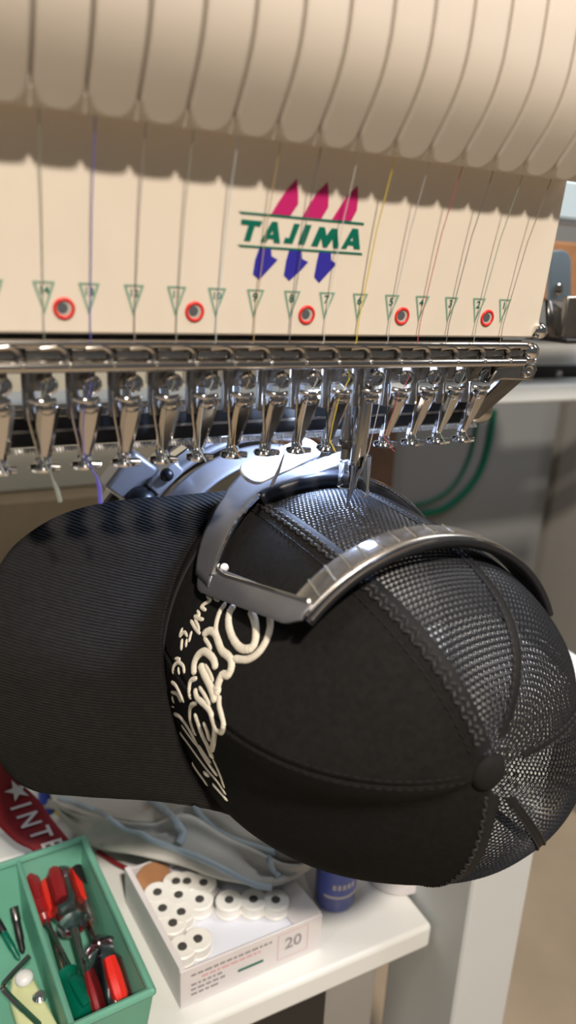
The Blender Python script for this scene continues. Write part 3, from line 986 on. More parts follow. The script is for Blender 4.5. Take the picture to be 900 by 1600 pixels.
# ------------------------------------------------------------------ cap frame clamped round the crown
def cyl_p(a, y, r):
    ar = math.radians(a)
    return Vector((CC[0] + r * math.sin(ar), y, CC[2] + r * math.cos(ar)))
frame = thing('cap_hoop', 'stainless steel cap frame strap with black rubber lining gripping the black cap', 'cap frame', (0.054, 0.03, -0.105))
RB = 0.0922
def band(name, a0, a1, y0, y1, r, mt, th=0.0018, n=50, parent=frame, lip=0.0):
    """curved strip round the cap axis; y0,y1 may be functions of angle fraction"""
    P = []
    for i in range(n + 1):
        s = i / n
        a = a0 + (a1 - a0) * s
        f0 = y0(s) if callable(y0) else y0; f1 = y1(s) if callable(y1) else y1
        rr = r(s) if callable(r) else r
        P.append([cyl_p(a, f0, rr - lip), cyl_p(a, f0 + (f1 - f0) * 0.12, rr), cyl_p(a, f0 + (f1 - f0) * 0.5, rr + lip * 0.3), cyl_p(a, f0 + (f1 - f0) * 0.88, rr), cyl_p(a, f1, rr - lip)])
    mb = MB(); mb.grid(P)
    return mb.build(name, mt, parent, solid=th, angle=50, solid_off=0)
# near arc: narrows towards its right end
def rnear(s): return 0.0922 + 0.0012 * math.sin(PI * s) - 0.0022 * s * s
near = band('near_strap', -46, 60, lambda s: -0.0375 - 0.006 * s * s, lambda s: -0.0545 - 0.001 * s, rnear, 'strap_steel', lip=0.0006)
for a in (-38, -32, -26.5, -21, -15.5, -10, -4.5, 2, 9):
    s = (a + 46) / 106
    mb = MB()
    q0 = cyl_p(a, -0.0385 - 0.006 * s * s, rnear(s) + 0.0011); q1 = cyl_p(a - 1.6, -0.0530, rnear(s) + 0.0011)
    mb.tube([q0, q1], 0.00055, 6)
    mb.build('strap_crimp', 'chrome_bright', near)
# rubber lining along the near edge of the near arc
mb = MB()
mb.tube([cyl_p(a, -0.0560 - 0.002 * (a + 46) / 112, 0.0905 + 0.001 * math.sin(PI * (a + 46) / 112) - 0.0022 * ((a + 46) / 106) ** 2) for a in np.linspace(-47, 62, 60)], 0.0024, 10)
mb.build('rubber_edge', 'black_rubber', frame)
band('rubber_lining', -44, 61, -0.042, -0.0555, 0.0888, 'black_rubber', 0.003)
mb = MB()
mb.tube([cyl_p(a, -0.0585, 0.0920 + 0.001 * math.sin(PI * (a + 46) / 112) - 0.0022 * ((a + 46) / 106) ** 2) for a in np.linspace(-46, 61, 60)], 0.0008, 8)
mb.build('edge_wire', 'chrome', frame)
# far arc with wide left flank
def tab_(x, xs, ys): return float(np.interp(x, xs, ys))
def fy0(s): return tab_(-60 + 118 * s, [-60, -52, -40, -31, -24, -10, 10, 30, 58], [0.026, 0.033, 0.045, 0.053, 0.0575, 0.0565, 0.0565, 0.054, 0.046])
def fy1(s): return tab_(-60 + 118 * s, [-60, -56, -50, -40, -30, -22, -5, 15, 35, 58], [0.046, 0.054, 0.063, 0.0745, 0.086, 0.094, 0.096, 0.088, 0.078, 0.062])
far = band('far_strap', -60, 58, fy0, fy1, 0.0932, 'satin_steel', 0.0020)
mb = MB()
mb.tube([cyl_p(a, fy0((a + 60) / 118) - 0.0005, 0.0940) for a in np.linspace(-56, -25, 30)], 0.0017, 8)
mb.build('rolled_edge', 'chrome_bright', frame)
# black rubber wall standing inside the far arc
P = []
for a in np.linspace(-25, 58, 50):
    y_ = fy0((a + 60) / 118) - 0.0035
    P.append([cyl_p(a, y_ + 0.001, 0.0850), cyl_p(a, y_, 0.0905), cyl_p(a, y_ + 0.0005, 0.0940), cyl_p(a, y_ + 0.003, 0.0952), cyl_p(a, y_ + 0.006, 0.0948)])
mb = MB(); mb.grid(P)
mb.build('rubber_wall', 'black_rubber', frame, solid=0.0015, angle=60)
mb = MB()
mb.tube([cyl_p(a, fy0((a + 60) / 118) - 0.002, 0.0955) for a in np.linspace(14, 58, 30)], 0.0011, 8)
mb.build('edge_wire', 'chrome_bright', frame)
# flank joining both arcs on the left
P = []
for i in range(31):
    s = i / 30
    y = -0.0530 + (0.0460 + 0.0530) * s
    aT = -42.5 + (-53.5 + 42.5) * min(1, s * 1.15); aB = -50.5 + (-63.5 + 50.5) * min(1, s * 1.15)
    if s < 0.08: aB += 2.5 * (1 - s / 0.08)
    if s > 0.9: aB += 5 * ((s - 0.9) / 0.1) ** 2
    P.append([cyl_p(aT + (aB - aT) * q, y, 0.0933 + 0.0006 * math.sin(PI * q)) for q in np.linspace(0, 1, 7)])
mb = MB(); mb.grid(P)
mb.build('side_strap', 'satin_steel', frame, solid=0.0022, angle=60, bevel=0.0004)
mb = MB()
mb.tube([cyl_p(-42.6 + (-53.4 + 42.6) * min(1, s * 1.15), -0.050 + 0.080 * s, 0.0940) for s in np.linspace(0, 1, 20)], 0.0009, 8)
mb.build('rolled_edge', 'chrome_bright', frame)
# small ivory rivet at the corner
h = cyl_p(-52.0, 0.0300, 0.0900)
MB().ball(h, 0.0024, 14).build('rivet', 'white_plate', frame)

# ------------------------------------------------------------------ cap driver behind the frame
drv = thing('cap_driver', 'silver rotary cap driver ring with clamp block behind the cap', 'cap driver', (0.054, 0.13, -0.11))
band('driver_plate', -52, 40, lambda s: 0.098 + 0.004 * math.sin(PI * s), lambda s: 0.1340, 0.0950, 'cast', 0.0022, parent=drv)
band('driver_ring', -95, 95, 0.1370, 0.1520, 0.1000, 'cast', 0.0040, parent=drv)
band('driver_ring_flange', -95, 95, 0.1560, 0.1660, 0.1085, 'steel', 0.0050, parent=drv)
band('driver_drum', -170, 170, 0.160, 0.210, 0.088, 'shadow_grey', 0.004, parent=drv)
def rbox(c, size, a, tilt=0.0):
    R_ = Matrix.Rotation(math.radians(a), 3, 'Y') @ Matrix.Rotation(math.radians(tilt), 3, 'Z')
    return MB().box(c, size, R_)
rbox(cyl_p(-42, 0.1440, 0.1035), (0.024, 0.020, 0.010), -42).build('clamp_plate', 'cast', drv, bevel=0.0015)
MB().ball(cyl_p(-41.0, 0.1335, 0.1060), 0.0045, 18).build('stud', 'black_rubber', drv)
rbox(cyl_p(-32, 0.1480, 0.1055), (0.012, 0.016, 0.007), -32).build('clamp_plate', 'chrome_bright', drv, bevel=0.001)
rbox(cyl_p(-23, 0.1480, 0.1050), (0.012, 0.016, 0.005), -23).build('clamp_plate', 'cast', drv, bevel=0.001)
rbox(cyl_p(-14, 0.1480, 0.1050), (0.010, 0.014, 0.005), -14).build('clamp_plate', 'chrome_bright', drv, bevel=0.001)
rbox(atY(200, 742, 0.152), (0.031, 0.022, 0.022), -50).build('clamp_block', 'cast', drv, bevel=0.003, seg=3)
rbox(atY(178, 770, 0.150), (0.022, 0.014, 0.008), -50).build('clamp_jaw', 'steel', drv, bevel=0.002)
MB().lathe(Vector(atY(225, 787, 0.150)), (-0.35, -0.8, 0.35), [(0.008, -0.006), (0.0105, 0.002), (0.0112, 0.010), (0.0100, 0.017), (0.0065, 0.0215), (0.002, 0.0235)], 28).build('knob', 'black_rubber', drv)
# white spring clip plate on top of the frame
a_ = atY(395, 739, 0.050); b_ = atY(482, 701, 0.066)
def pill(c0, c1, hw, th, nrm):
    c0 = Vector(c0); c1 = Vector(c1); t = (c1 - c0).normalized(); s_ = nrm.cross(t).normalized(); nn = t.cross(s_)
    poly = [c0 + (t * -math.cos(q) * hw * 0.9 + s_ * math.sin(q) * hw) for q in np.linspace(-PI / 2, PI / 2, 12)] + \
           [c1 + (t * math.cos(q) * hw * 0.9 + s_ * math.sin(q) * hw) for q in np.linspace(PI / 2, -PI / 2, 12)]
    n = len(poly)
    mb = MB()
    mb.add([p + nn * th for p in poly] + [p - nn * th for p in poly], [tuple(range(n)), tuple(range(n, 2 * n))[::-1]] + [(i, n + i, n + (i + 1) % n, (i + 1) % n) for i in range(n)])
    return mb
pill(a_, b_, 0.0080, 0.0012, Vector((-0.1, -0.62, 0.8))).build('spring_clip', 'white_plate', frame, bevel=0.0006)['label'] = 'white oblong clip plate'
# bright machined blocks near the clip
c1_ = Vector(atY(500, 712, 0.085))
MB().lathe(c1_, (0.9, 0.35, -0.1), [(0.0060, 0), (0.0068, 0.001), (0.0068, 0.022), (0.0060, 0.023)], 24).build('roller', 'chrome_bright', drv)
MB().box(Vector(atY(512, 728, 0.072)), (0.030, 0.020, 0.006), Matrix.Rotation(-0.25, 3, 'Y')).build('guide_shoe', 'aluminium', drv, bevel=0.0015)
MB().box(Vector(atY(522, 690, 0.092)), (0.014, 0.010, 0.016)).build('guide_block', 'aluminium', drv, bevel=0.001)

# ------------------------------------------------------------------ sewing arm inside the cap
arm = MB().bb(0.034, 0.074, 0.000, 0.42, -0.165, -0.1160).build('sewing_arm', 'cream', head, bevel=0.008, seg=4)
MB().bb(0.040, 0.068, 0.004, 0.048, -0.1160, -0.1142).build('needle_plate', 'chrome_bright', arm, bevel=0.0006)

# ------------------------------------------------------------------ white side table and what lies on it
ZT = -0.50
table = thing('side_table', 'white enamel work table under the cap holding trays and boxes', 'table', (0.0, 0.2, ZF))
MB().bb(-0.60, 0.186, 0.053, 0.55, ZT - 0.024, ZT).build('table_top', 'white_gloss', table, bevel=0.004, seg=3)
MB().bb(-0.58, 0.100, 0.075, 0.54, ZF, ZT - 0.0245).build('cabinet_carcass', 'black', table, smooth=False)  # black block painted as the shade under the table top
MB().bb(0.1005, 0.170, 0.100, 0.53, ZF, ZT - 0.0245).build('side_panel', 'shelf', table, smooth=False, bevel=0.002)

# bobbin box, open lid side towards the back
box = thing('bobbin_box', 'open white cardboard box of white bobbins at the table edge', 'box', (0.03, 0.12, ZT))
bx0 = Vector(atZ(282, 1578, ZT)); bx1 = Vector(atZ(500, 1482, ZT))
bx0.z = bx1.z = 0
ex = (bx1 - bx0); BW = ex.length; ex.normalize()
ey = Vector(atZ(188, 1362, ZT + 0.036)) - Vector(atZ(275, 1526, ZT + 0.036)); ey.z = 0
BD = ey.length; ey.normalize(); BH = 0.034
def bp(x, y, z): return bx0 + ex * x + ey * y + Vector((0, 0, ZT + 0.0008 + z))
def slab(name, x0, x1, y0, y1, z0, z1, mt, parent, bevel=0.0004):
    mb = MB()
    mb.add([bp(x, y, z) for x in (x0, x1) for y in (y0, y1) for z in (z0, z1)], [(0, 1, 3, 2), (4, 6, 7, 5), (0, 4, 5, 1), (2, 3, 7, 6), (0, 2, 6, 4), (1, 5, 7, 3)])
    return mb.build(name, mt, parent, smooth=False, bevel=bevel)
slab('box_base', 0, BW, 0, BD, 0, 0.0015, 'card_white', box)
front = slab('box_front', 0, BW, 0, 0.0018, 0.0015, BH, 'card_white', box)
slab('box_side', 0, 0.0045, 0.0018, BD, 0.0015, BH + 0.002, 'card_white', box)
slab('box_side', BW - 0.0035, BW, 0.0018, BD, 0.0015, BH + 0.001, 'card_white', box)
slab('box_back', 0.0045, BW - 0.0035, BD - 0.0018, BD, 0.0015, BH, 'card_white', box)
slab('box_insert', 0.0047, BW - 0.0037, 0.0020, BD - 0.002, 0.012, 0.020, 'card_inner', box)
mb = MB()
mb.add([bp(BW - 0.0185, 0.001, 0.0215), bp(BW - 0.0185, 0.085, 0.0215), bp(BW - 0.002, 0.085, BH + 0.003), bp(BW - 0.002, 0.001, BH + 0.003)], [(0, 1, 2, 3)])
mb.build('end_flap', 'card_white', box, solid=0.0012, smooth=False)
# printing on the front of the box
def bprint(name, x0, x1, z0, z1, mt):
    mb = MB(); mb.add([bp(x, -0.0002, z) for x, z in ((x0, z0), (x1, z0), (x1, z1), (x0, z1))], [(0, 1, 2, 3)])
    mb.build(name, mt, front, smooth=False)
rv = random.Random(11)
for row, (xa, xb) in enumerate(((0.008, 0.074), (0.016, 0.062), (0.008, 0.032), (0.008, 0.034), (0.008, 0.030))):
    z = 0.0275 - row * 0.0045
    x = xa
    while x < xb:
        wd = rv.uniform(0.002, 0.006)
        bprint('print_word', x, x + wd, z - 0.0011, z + 0.0009, 'print_grey' if row != 1 else 'print_pink')
        x += wd + 0.0012
bprint('print_bar', 0.045, 0.066, 0.0115, 0.0140, 'green_ink')
for (x0, x1, z0, z1) in ((0.078, 0.1045, 0.006, 0.0065), (0.078, 0.1045, 0.0300, 0.0305), (0.078, 0.0785, 0.006, 0.0305), (0.104, 0.1045, 0.006, 0.0305)):
    bprint('print_frame', x0, x1, z0, z1, 'print_pink')
mb = MB(); put_text(mb, '20', lambda a, b: bp(0.0915 + a * 0.015, -0.0003, 0.0190 + b * 0.015)); mb.build('printed_number', 'print_grey', front, smooth=False)
# bobbins
names = [((270, 1478), 'bobbin standing nearest the front left corner of the white box'), ((309, 1466), 'bobbin beside the front left corner bobbin in the white box'),
         ((253, 1441), 'bobbin second from the front along the left wall of the white box'), ((283, 1424), 'bobbin in the middle of the left group, facing the empty card'),
         ((237, 1418), 'bobbin third from the front along the left wall of the white box'), ((229, 1393), 'bobbin at the far end of the left wall, below the brown disc'),
         ((258, 1376), 'bobbin furthest back at the left, touching the brown cardboard disc'), ((279, 1397), 'bobbin behind the middle one of the left group'),
         ((312, 1404), 'bobbin at the right tip of the left group of bobbins'), ((318, 1378), 'bobbin furthest back in the middle, below the grey bag'),
         ((358, 1405), 'bobbin at the left of the short row under the bag edge'), ((396, 1404), 'bobbin in the middle of the short row under the bag edge'),
         ((431, 1405), 'bobbin at the right end of the short row beside the flap'), ((292, 1376), 'bobbin squeezed between the two furthest back bobbins')]
bob0 = None
r_b = 0.0109
for (u, v), lb in names:
    zt = ZT + 0.0215 + 0.011
    c = atZ(u + (17 if u < 262 else 15 if u < 275 else 0), v, zt)
    loc = (float(c[0]), float(c[1]), ZT + 0.0212)
    if bob0 is None:
        r_ = thing('bobbin', 'white ' + lb, 'bobbin', loc, 'bobbins in the white box')
        base = Vector(loc)
        MB().lathe(base, (0, 0, 1), [(r_b * k, h_) for k, h_ in ((.88, 0), (1, 0.0006), (1, 0.0020), (.94, 0.0026), (.94, 0.0080), (1, 0.0086), (1, 0.0104), (.9, 0.0112), (.41, 0.0108), (.35, 0.0108))], 26).build('thread_winding', 'pearl', r_)
        MB().lathe(base + Vector((0, 0, 0.0105)), (0, 0, 1), [(0.0036, 0), (0.0036, 0.0006), (0.0030, 0.0008)], 18).build('core_hole', 'shadow_grey', r_)  # dark disc painted as the shade in the bobbin centre
        bob0 = r_
    else:
        r_ = bob0.copy(); C.objects.link(r_); r_.location = loc; r_['label'] = 'white ' + lb
        for ch in bob0.children:
            k = ch.copy(); C.objects.link(k); k.parent = r_
# brown cardboard disc
c = Vector(atZ(232, 1362, ZT + 0.030))
dd = MB().lathe(bp(0.020, BD - 0.012, 0.0215), (0.05, -0.75, 0.6), [(0.016, 0), (0.0162, 0.0003), (0.0162, 0.0015), (0.016, 0.0018)], 30)
tag(dd.build('cardboard_disc', 'brown_card'), 'round brown cardboard disc leaning in the back of the bobbin box', 'disc')

# teal parts tray
tray = thing('parts_tray', 'teal translucent plastic tray with dividers full of screwdrivers', 'tray', (-0.09, 0.13, ZT))
TH = 0.055
zt_ = ZT + TH
fr = Vector(atZ(238, 1550, zt_)); br = Vector(atZ(130, 1312, zt_)); bl_dir = Vector((-1, 0.02, 0))
fr.z = br.z = 0
ty = (br - fr); TD = ty.length; ty.normalize()
tx = Vector((-1.0, -0.06, 0)).normalized()
def tp(x, y, z, taper=0.006):
    k = (1 - z / TH) * taper
    return fr + tx * (x + k * (1 if x < 0.05 else 0)) + ty * (y + (k if y < TD / 2 else -k)) + Vector((0, 0, ZT + 0.0008 + z))
TW = 0.16
def twall(name, A, B, th=0.0022):
    """wall from A=(x,y) to B, full height"""
    mb = MB()
    mb.add([tp(*A, 0.0), tp(*B, 0.0), tp(*B, TH), tp(*A, TH)], [(0, 1, 2, 3)])
    return mb.build(name, 'teal', tray, solid=th, smooth=False, solid_off=0)
twall('tray_wall', (0, 0), (0, TD)); twall('tray_wall', (0, TD), (TW, TD)); twall('tray_wall', (0, 0), (TW, 0)); twall('tray_wall', (TW, 0), (TW, TD))
xd = 0.052
twall('divider', (xd, 0.001), (xd, TD - 0.001))
mb = MB(); mb.add([tp(0, 0, 0.0012), tp(TW, 0, 0.0012), tp(TW, TD, 0.0012), tp(0, TD, 0.0012)], [(0, 1, 2, 3)])
mb.build('tray_floor', 'teal', tray, solid=0.002, smooth=False)
mb = MB()
rim = [tp(0, 0, TH), tp(0, TD, TH), tp(TW, TD, TH), tp(TW, 0, TH)]
for p, q in zip(rim, rim[1:] + rim[:1]):
    mb.tube([p, q], 0.0028, 8)
for p in rim: mb.ball(p, 0.0028, 10)
mb.tube([tp(xd, 0, TH), tp(xd, TD, TH)], 0.0022, 8)
mb.build('tray_rim', 'teal', tray)

def tpx(u, v, z):
    return Vector(atZ(u, v, ZT + z))
def screwdriver(label, p0, p1, p2, rh, m_core, m_grip, grips, name='screwdriver'):
    """p0 butt end, p1 handle front, p2 blade tip"""
    p0, p1, p2 = Vector(p0), Vector(p1), Vector(p2)
    t = thing(name, label, name, p0)
    ax = (p1 - p0); Lh = ax.length; ax.normalize()
    hd = MB().lathe(p0, ax, [(rh * 0.55, 0), (rh * 0.9, Lh * 0.03), (rh, Lh * 0.10), (rh, Lh * 0.62), (rh * 0.72, Lh * 0.74), (rh * 0.74, Lh * 0.84), (rh * 0.9, Lh * 0.92), (rh * 0.5, Lh)], 18).build('handle', m_core, t)
    up = Vector((0, 0, 1)); sd = ax.cross(up).normalized(); up2 = sd.cross(ax)
    for ang, mt in grips:
        d = up2 * math.cos(ang) + sd * math.sin(ang)
        mb = MB()
        mb.tube([p0 + ax * Lh * q + d * rh * 0.80 for q in (0.04, 0.12, 0.4, 0.62)], [rh * 0.36, rh * 0.46, rh * 0.46, rh * 0.38], 8)
        mb.build('grip_strip', mt, t)
    MB().cyl(p1, p2, rh * 0.26, rh * 0.2, 12).build('blade', 'chrome', t)
    return t
screwdriver('clear screwdriver with red stripes lying blade forward at the back of the tray', tpx(92, 1370, 0.034), tpx(116, 1452, 0.036), tpx(136, 1535, 0.022), 0.0130, 'clear_violet', None, [(0.4, 'dark_red'), (-1.3, 'red'), (1.5, 'red')])
screwdriver('clear violet screwdriver with a red stripe lying at the front of the tray', tpx(184, 1580, 0.022), tpx(152, 1468, 0.040), tpx(126, 1412, 0.020), 0.0125, 'clear_violet', None, [(0.25, 'red'), (-1.6, 'dark_red'), (1.9, 'dark_red')])
screwdriver('slim dark red screwdriver along the tray divider', tpx(46, 1372, 0.034), tpx(72, 1440, 0.030), tpx(120, 1530, 0.016), 0.0070, 'dark_red', None, [(0.0, 'dark_red')])
screwdriver('dark green screwdriver lying at the front of the tray', tpx(140, 1590, 0.016), tpx(100, 1520, 0.016), tpx(76, 1445, 0.014), 0.0105, 'green', None, [(0.0, 'green')])
def pen(label, p0, p1, r, mt, mt2, name='marker_pen'):
    t = thing(name, label, 'pen', p0)
    p0, p1 = Vector(p0), Vector(p1)
    ax = (p1 - p0); Lp = ax.length
    MB().lathe(p0, ax, [(r * .7, 0), (r, r * .4), (r, Lp * .7), (r * .85, Lp * .72), (r * .8, Lp * .92), (r * .3, Lp)], 14).build('barrel', mt, t)
    MB().lathe(p0, ax, [(r * 1.08, -0.001), (r * 1.12, 0.0), (r * 1.12, Lp * .28), (r * 1.02, Lp * .3)], 14).build('cap_end', mt2, t)
pen('black and grey pen along the right wall of the teal tray', tpx(120, 1358, 0.040), tpx(150, 1455, 0.030), 0.0042, 'steel', 'black')
pen('black pen lying against the right wall of the teal tray', tpx(196, 1560, 0.008), tpx(140, 1430, 0.008), 0.0040, 'black', 'black')
pen('black pen lying in the left bay of the teal tray', tpx(22, 1420, 0.030), tpx(36, 1490, 0.012), 0.0030, 'black', 'dark_steel')
pen('thin dark green pen at the left edge of the picture in the tray', tpx(-4, 1440, 0.026), tpx(30, 1500, 0.014), 0.0026, 'green', 'black')
# hex key
mb = MB(); hp = [tpx(46, 1494, 0.050), tpx(14, 1528, 0.046), tpx(6, 1540, 0.042), tpx(10, 1552, 0.040), tpx(66, 1606, 0.022)]
mb.tube([Vector(q) for q in catmull([tuple(p) for p in hp], 5)], 0.0021, 6)
tag(mb.build('hex_key', 'chrome'), 'bent steel hex key lying across the left bay of the tray', 'hex key')
t = thing('plastic_bracket', 'pale yellow plastic bracket with metal screw in the left bay', 'bracket', tpx(40, 1570, 0.01))
mb = MB(); pq = [tpx(18, 1520, 0.030), tpx(48, 1515, 0.030), tpx(70, 1560, 0.028), tpx(96, 1610, 0.024), tpx(30, 1610, 0.024), tpx(14, 1560, 0.026)]
n_ = len(pq); mb.add([p for p in pq] + [p - Vector((0, 0, 0.012)) for p in pq], [tuple(range(n_)), tuple(range(n_, 2 * n_))[::-1]] + [(i, n_ + i, n_ + (i + 1) % n_, (i + 1) % n_) for i in range(n_)])
mb.build('bracket_body', 'pale_yellow', t, bevel=0.002)
MB().ball(tpx(38, 1528, 0.034), 0.0065, 14, (1, 1, .7)).build('white_cap', 'white_plate', t)
MB().lathe(tpx(62, 1560, 0.029), (0, 0, 1), [(0.0045, 0), (0.0048, 0.002), (0.003, 0.0035)], 14).build('screw', 'chrome_bright', t)

# grey canvas bag slumped behind the boxes
bag = thing('canvas_bag', 'slumped grey canvas bag with blue grey piping behind the bobbin box', 'bag', (0.02, 0.27, ZT))
NB = 64
ec = [((85, 1262), .030), ((120, 1306), .026), ((160, 1328), .032), ((215, 1337), .047), ((285, 1354), .046), ((350, 1376), .043), ((430, 1384), .042), ((482, 1360), .048)]
rc = [((66, 1262), .026), ((108, 1266), .030), ((160, 1270), .030), ((225, 1266), .036), ((300, 1218), .052), ((380, 1258), .046), ((445, 1308), .040), ((492, 1335), .036)]
Fp = catmull([tuple(atZ(u, v, ZT + z)) for (u, v), z in ec], 9)
Rp = catmull([tuple(atZ(u, v, ZT + z)) for (u, v), z in rc], 9)
NBX = len(Fp)
Pb = []
for i in range(NB + 1):
    s = i / NB
    row = []
    for j in range(NBX):
        x = j / (NBX - 1)
        if s <= 0.72:
            q = s / 0.72
            p_ = Vector(Fp[j]).lerp(Vector(Rp[j]), q)
            bul = math.sin(PI * q) ** 0.7
            p_ += Vector((0, -0.012, 0.016)) * bul
            f_ = 0.012 * math.exp(-((q - 0.62 + 0.38 * x) / 0.07) ** 2) - 0.013 * math.exp(-((q - 0.76 + 0.40 * x) / 0.055) ** 2)
            f_ += 0.006 * math.sin(11 * x + 7 * q) * bul + 0.004 * math.sin(23 * x - 9 * q) * bul - 0.010 * math.exp(-((x - 0.47) / 0.04) ** 2) * bul * (q > 0.3)
            p_ += Vector((0, -0.6, 0.8)) * f_
        else:
            q = (s - 0.72) / 0.28
            p_ = Vector(Rp[j]) + Vector((0.01, 0.09 * math.sin(q * PI / 2), -(Rp[j][2] - ZT - 0.002) * (1 - math.cos(q * PI / 2))))
        row.append(p_)
    Pb.append(row)
# tuck the front edge under
Pb.insert(0, [Vector((p_[0], p_[1] + 0.02, max(p_[2] - 0.006, ZT + 0.0365 if p_[0] > -0.055 else ZT + 0.002))) for p_ in Pb[0]])
mb = MB(); mb.grid(Pb)
bagm = mb.build('bag_body', 'bag', bag, angle=180)
bb_v = [Vector(p) for r_ in Pb for p in r_]
bb_f = [(i * NBX + j, i * NBX + j + 1, (i + 1) * NBX + j + 1, (i + 1) * NBX + j) for i in range(len(Pb) - 1) for j in range(NBX - 1)]
bagbvh = BVHTree.FromPolygons(bb_v, bb_f)
for pts, r_ in (([(92, 1248), (150, 1268), (210, 1300), (270, 1325), (330, 1348), (390, 1378), (440, 1386)], 0.0026),
                ([(235, 1252), (268, 1275), (285, 1300), (280, 1318)], 0.0034), ([(300, 1256), (330, 1288), (370, 1312), (430, 1330)], 0.0026), ([(418, 1332), (424, 1350), (436, 1372)], 0.0024)):
    cs = []
    for (u, v) in catmull(pts, 5):
        h_, n2 = on_cap(u, v, bagbvh)
        if h_ is not None: cs.append(h_ + n2 * r_ * 0.5)
    if len(cs) > 2:
        MB().tube(cs, r_, 8).build('piping', 'piping', bag)
# small spools peeking over the bag
def spool(p, r, hgt, mt, label):
    t = thing('thread_spool', label, 'spool', p)
    MB().lathe(Vector(p), (0, 0, 1), [(r * .9, 0), (r, 0.002), (r, 0.006), (r * .8, 0.008), (r * .72, hgt - 0.008), (r * .95, hgt - 0.006), (r * .95, hgt - 0.001), (r * .8, hgt)], 20).build('wound_thread', mt, t)
    MB().lathe(Vector(p) + Vector((0, 0, hgt)), (0, 0, 1), [(r * .4, -0.001), (r * .4, 0.003), (r * .3, 0.004)], 14).build('core', 'white_plate', t)
for (u, v, mt, nm) in ((74, 1243, 'blue', 'blue'), (103, 1246, 'yellow', 'yellow'), (119, 1246, 'black', 'black'), (139, 1249, 'white_plate', 'white'), (171, 1246, 'red', 'red'), (212, 1246, 'red', 'scarlet')):
    q = atZ(u, v - 12, ZT + 0.034)
    Y_ = float(q[1]) + 0.012
    r_ = 0.013 if nm in ('white', 'red', 'scarlet') else 0.010
    side = {'red': 'red spool of thread left of the other red one under the brim edge', 'scarlet': 'red spool of thread right of the other red one under the brim edge'}.get(nm, nm + ' spool of thread peeking out between brim and grey bag')
    spool((float(q[0]), Y_, ZT + 0.0005), r_, float(q[2]) - ZT, mt, side)

# red ribbon with star and lettering hanging at the left
rib = thing('red_ribbon', 'red ribbon strap printed with a white star and letters beside the tray', 'ribbon', (-0.13, 0.24, ZT))
def rp(u, v, d=0.0):
    # gently curved sheet standing behind the tray
    y = 0.232 - 0.00016 * (v - 1190) + 0.010 * math.sin((u + v - 1190) / 60)
    q = Vector(atY(u, v, y - d))
    return q
rows = []
edgeL = [(-40, 1130), (-40, 1180), (-38, 1240), (-20, 1270), (5, 1298), (25, 1316), (45, 1326), (52, 1330)]
edgeR = [(-10, 1130), (2, 1185), (20, 1208), (42, 1232), (62, 1252), (80, 1278), (98, 1300), (108, 1312)]
for (a, b) in zip(catmull(edgeL, 4), catmull(edgeR, 4)):
    rows.append([rp(a[0] + (b[0] - a[0]) * q, a[1] + (b[1] - a[1]) * q) for q in np.linspace(0, 1, 10)])
mb = MB(); mb.grid(rows)
mb.build('ribbon_cloth', 'red_cloth', rib, solid=0.0012, angle=180)
star = []
for k in range(10):
    a = PI / 5 * k + 0.5
    r_ = 21 if k % 2 == 0 else 8
    star.append((27 + r_ * math.cos(a), 1235 + r_ * 0.85 * math.sin(a)))
mb = MB(); mb.add([rp(u, v, 0.0022) for u, v in star] + [rp(27, 1235, 0.0022)], [(k, (k + 1) % 10, 10) for k in range(10)]); mb.build('star', 'white_print', rib, smooth=False)
for key, (cx_, cy_) in (('I', (31, 1260)), ('N', (44, 1281)), ('T', (62, 1302)), ('E', (80, 1320))):
    upx, upy = 0.95, -0.30
    rx, ry = 0.42, 0.90
    sz = 50
    mb = MB()
    put_text(mb, key, lambda a, b: rp(cx_ + sz * (a * rx * 0.62 + b * upx * 0.95), cy_ + sz * (a * ry * 0.62 + b * upy * 0.95), 0.0022))
    mb.build('printed_letter', 'white_print', rib, smooth=False)
# clear little box behind the tray
bx_ = MB().box(Vector(atY(20, 1322, 0.245)) + Vector((0, 0, -0.02)), (0.05, 0.03, 0.045))
c_ = Vector(atY(20, 1322, 0.262))
t = thing('lidded_case', 'small grey plastic case behind the teal tray', 'case', (c_.x, c_.y, ZT))
MB().bb(c_.x - 0.030, c_.x + 0.018, c_.y - 0.012, c_.y + 0.02, ZT + 0.0006, c_.z - 0.006).build('case_body', 'card_white', t, bevel=0.002)
MB().bb(c_.x - 0.031, c_.x + 0.019, c_.y - 0.013, c_.y + 0.021, c_.z - 0.0058, c_.z).build('case_lid', 'white_panel', t, bevel=0.002)
# red edged strip between the tray and bag
mb = MB(); mb.tube([tpx(152, 1330, 0.006), tpx(180, 1348, 0.006), tpx(208, 1362, 0.006)], 0.002, 8)
tag(mb.build('cord', 'red_cloth'), 'thin red cord lying between teal tray and bobbin box', 'cord')

# blue bottle
bb_ = Vector(atZ(535, 1424, ZT))
bot = thing('blue_bottle', 'squat blue translucent bottle with label behind the bobbin box', 'bottle', (bb_.x, bb_.y + 0.014, ZT))
bc = Vector((bb_.x, bb_.y + 0.014, ZT + 0.0008))
MB().lathe(bc, (0, 0, 1), [(0.0130, 0), (0.0165, 0.002), (0.0172, 0.006), (0.0172, 0.060), (0.0165, 0.066), (0.010, 0.074), (0.0075, 0.078), (0.0075, 0.084)], 30).build('bottle_body', 'bluebottle', bot)
ringwall_mb = MB(); ringwall(ringwall_mb, bc.x, bc.y, bc.z + 0.016, bc.z + 0.052, 0.0176, 0.0176, -PI * 0.95, 0.05, 0.0003, 26)
ringwall_mb.build('bottle_label', 'label_blue', bot)
rw = MB(); ringwall(rw, bc.x, bc.y, bc.z + 0.017, bc.z + 0.0195, 0.0179, 0.0179, -PI * 0.85, -0.1, 0.0002, 26)
rw.build('label_band', 'white_print', bot)
rw = MB()
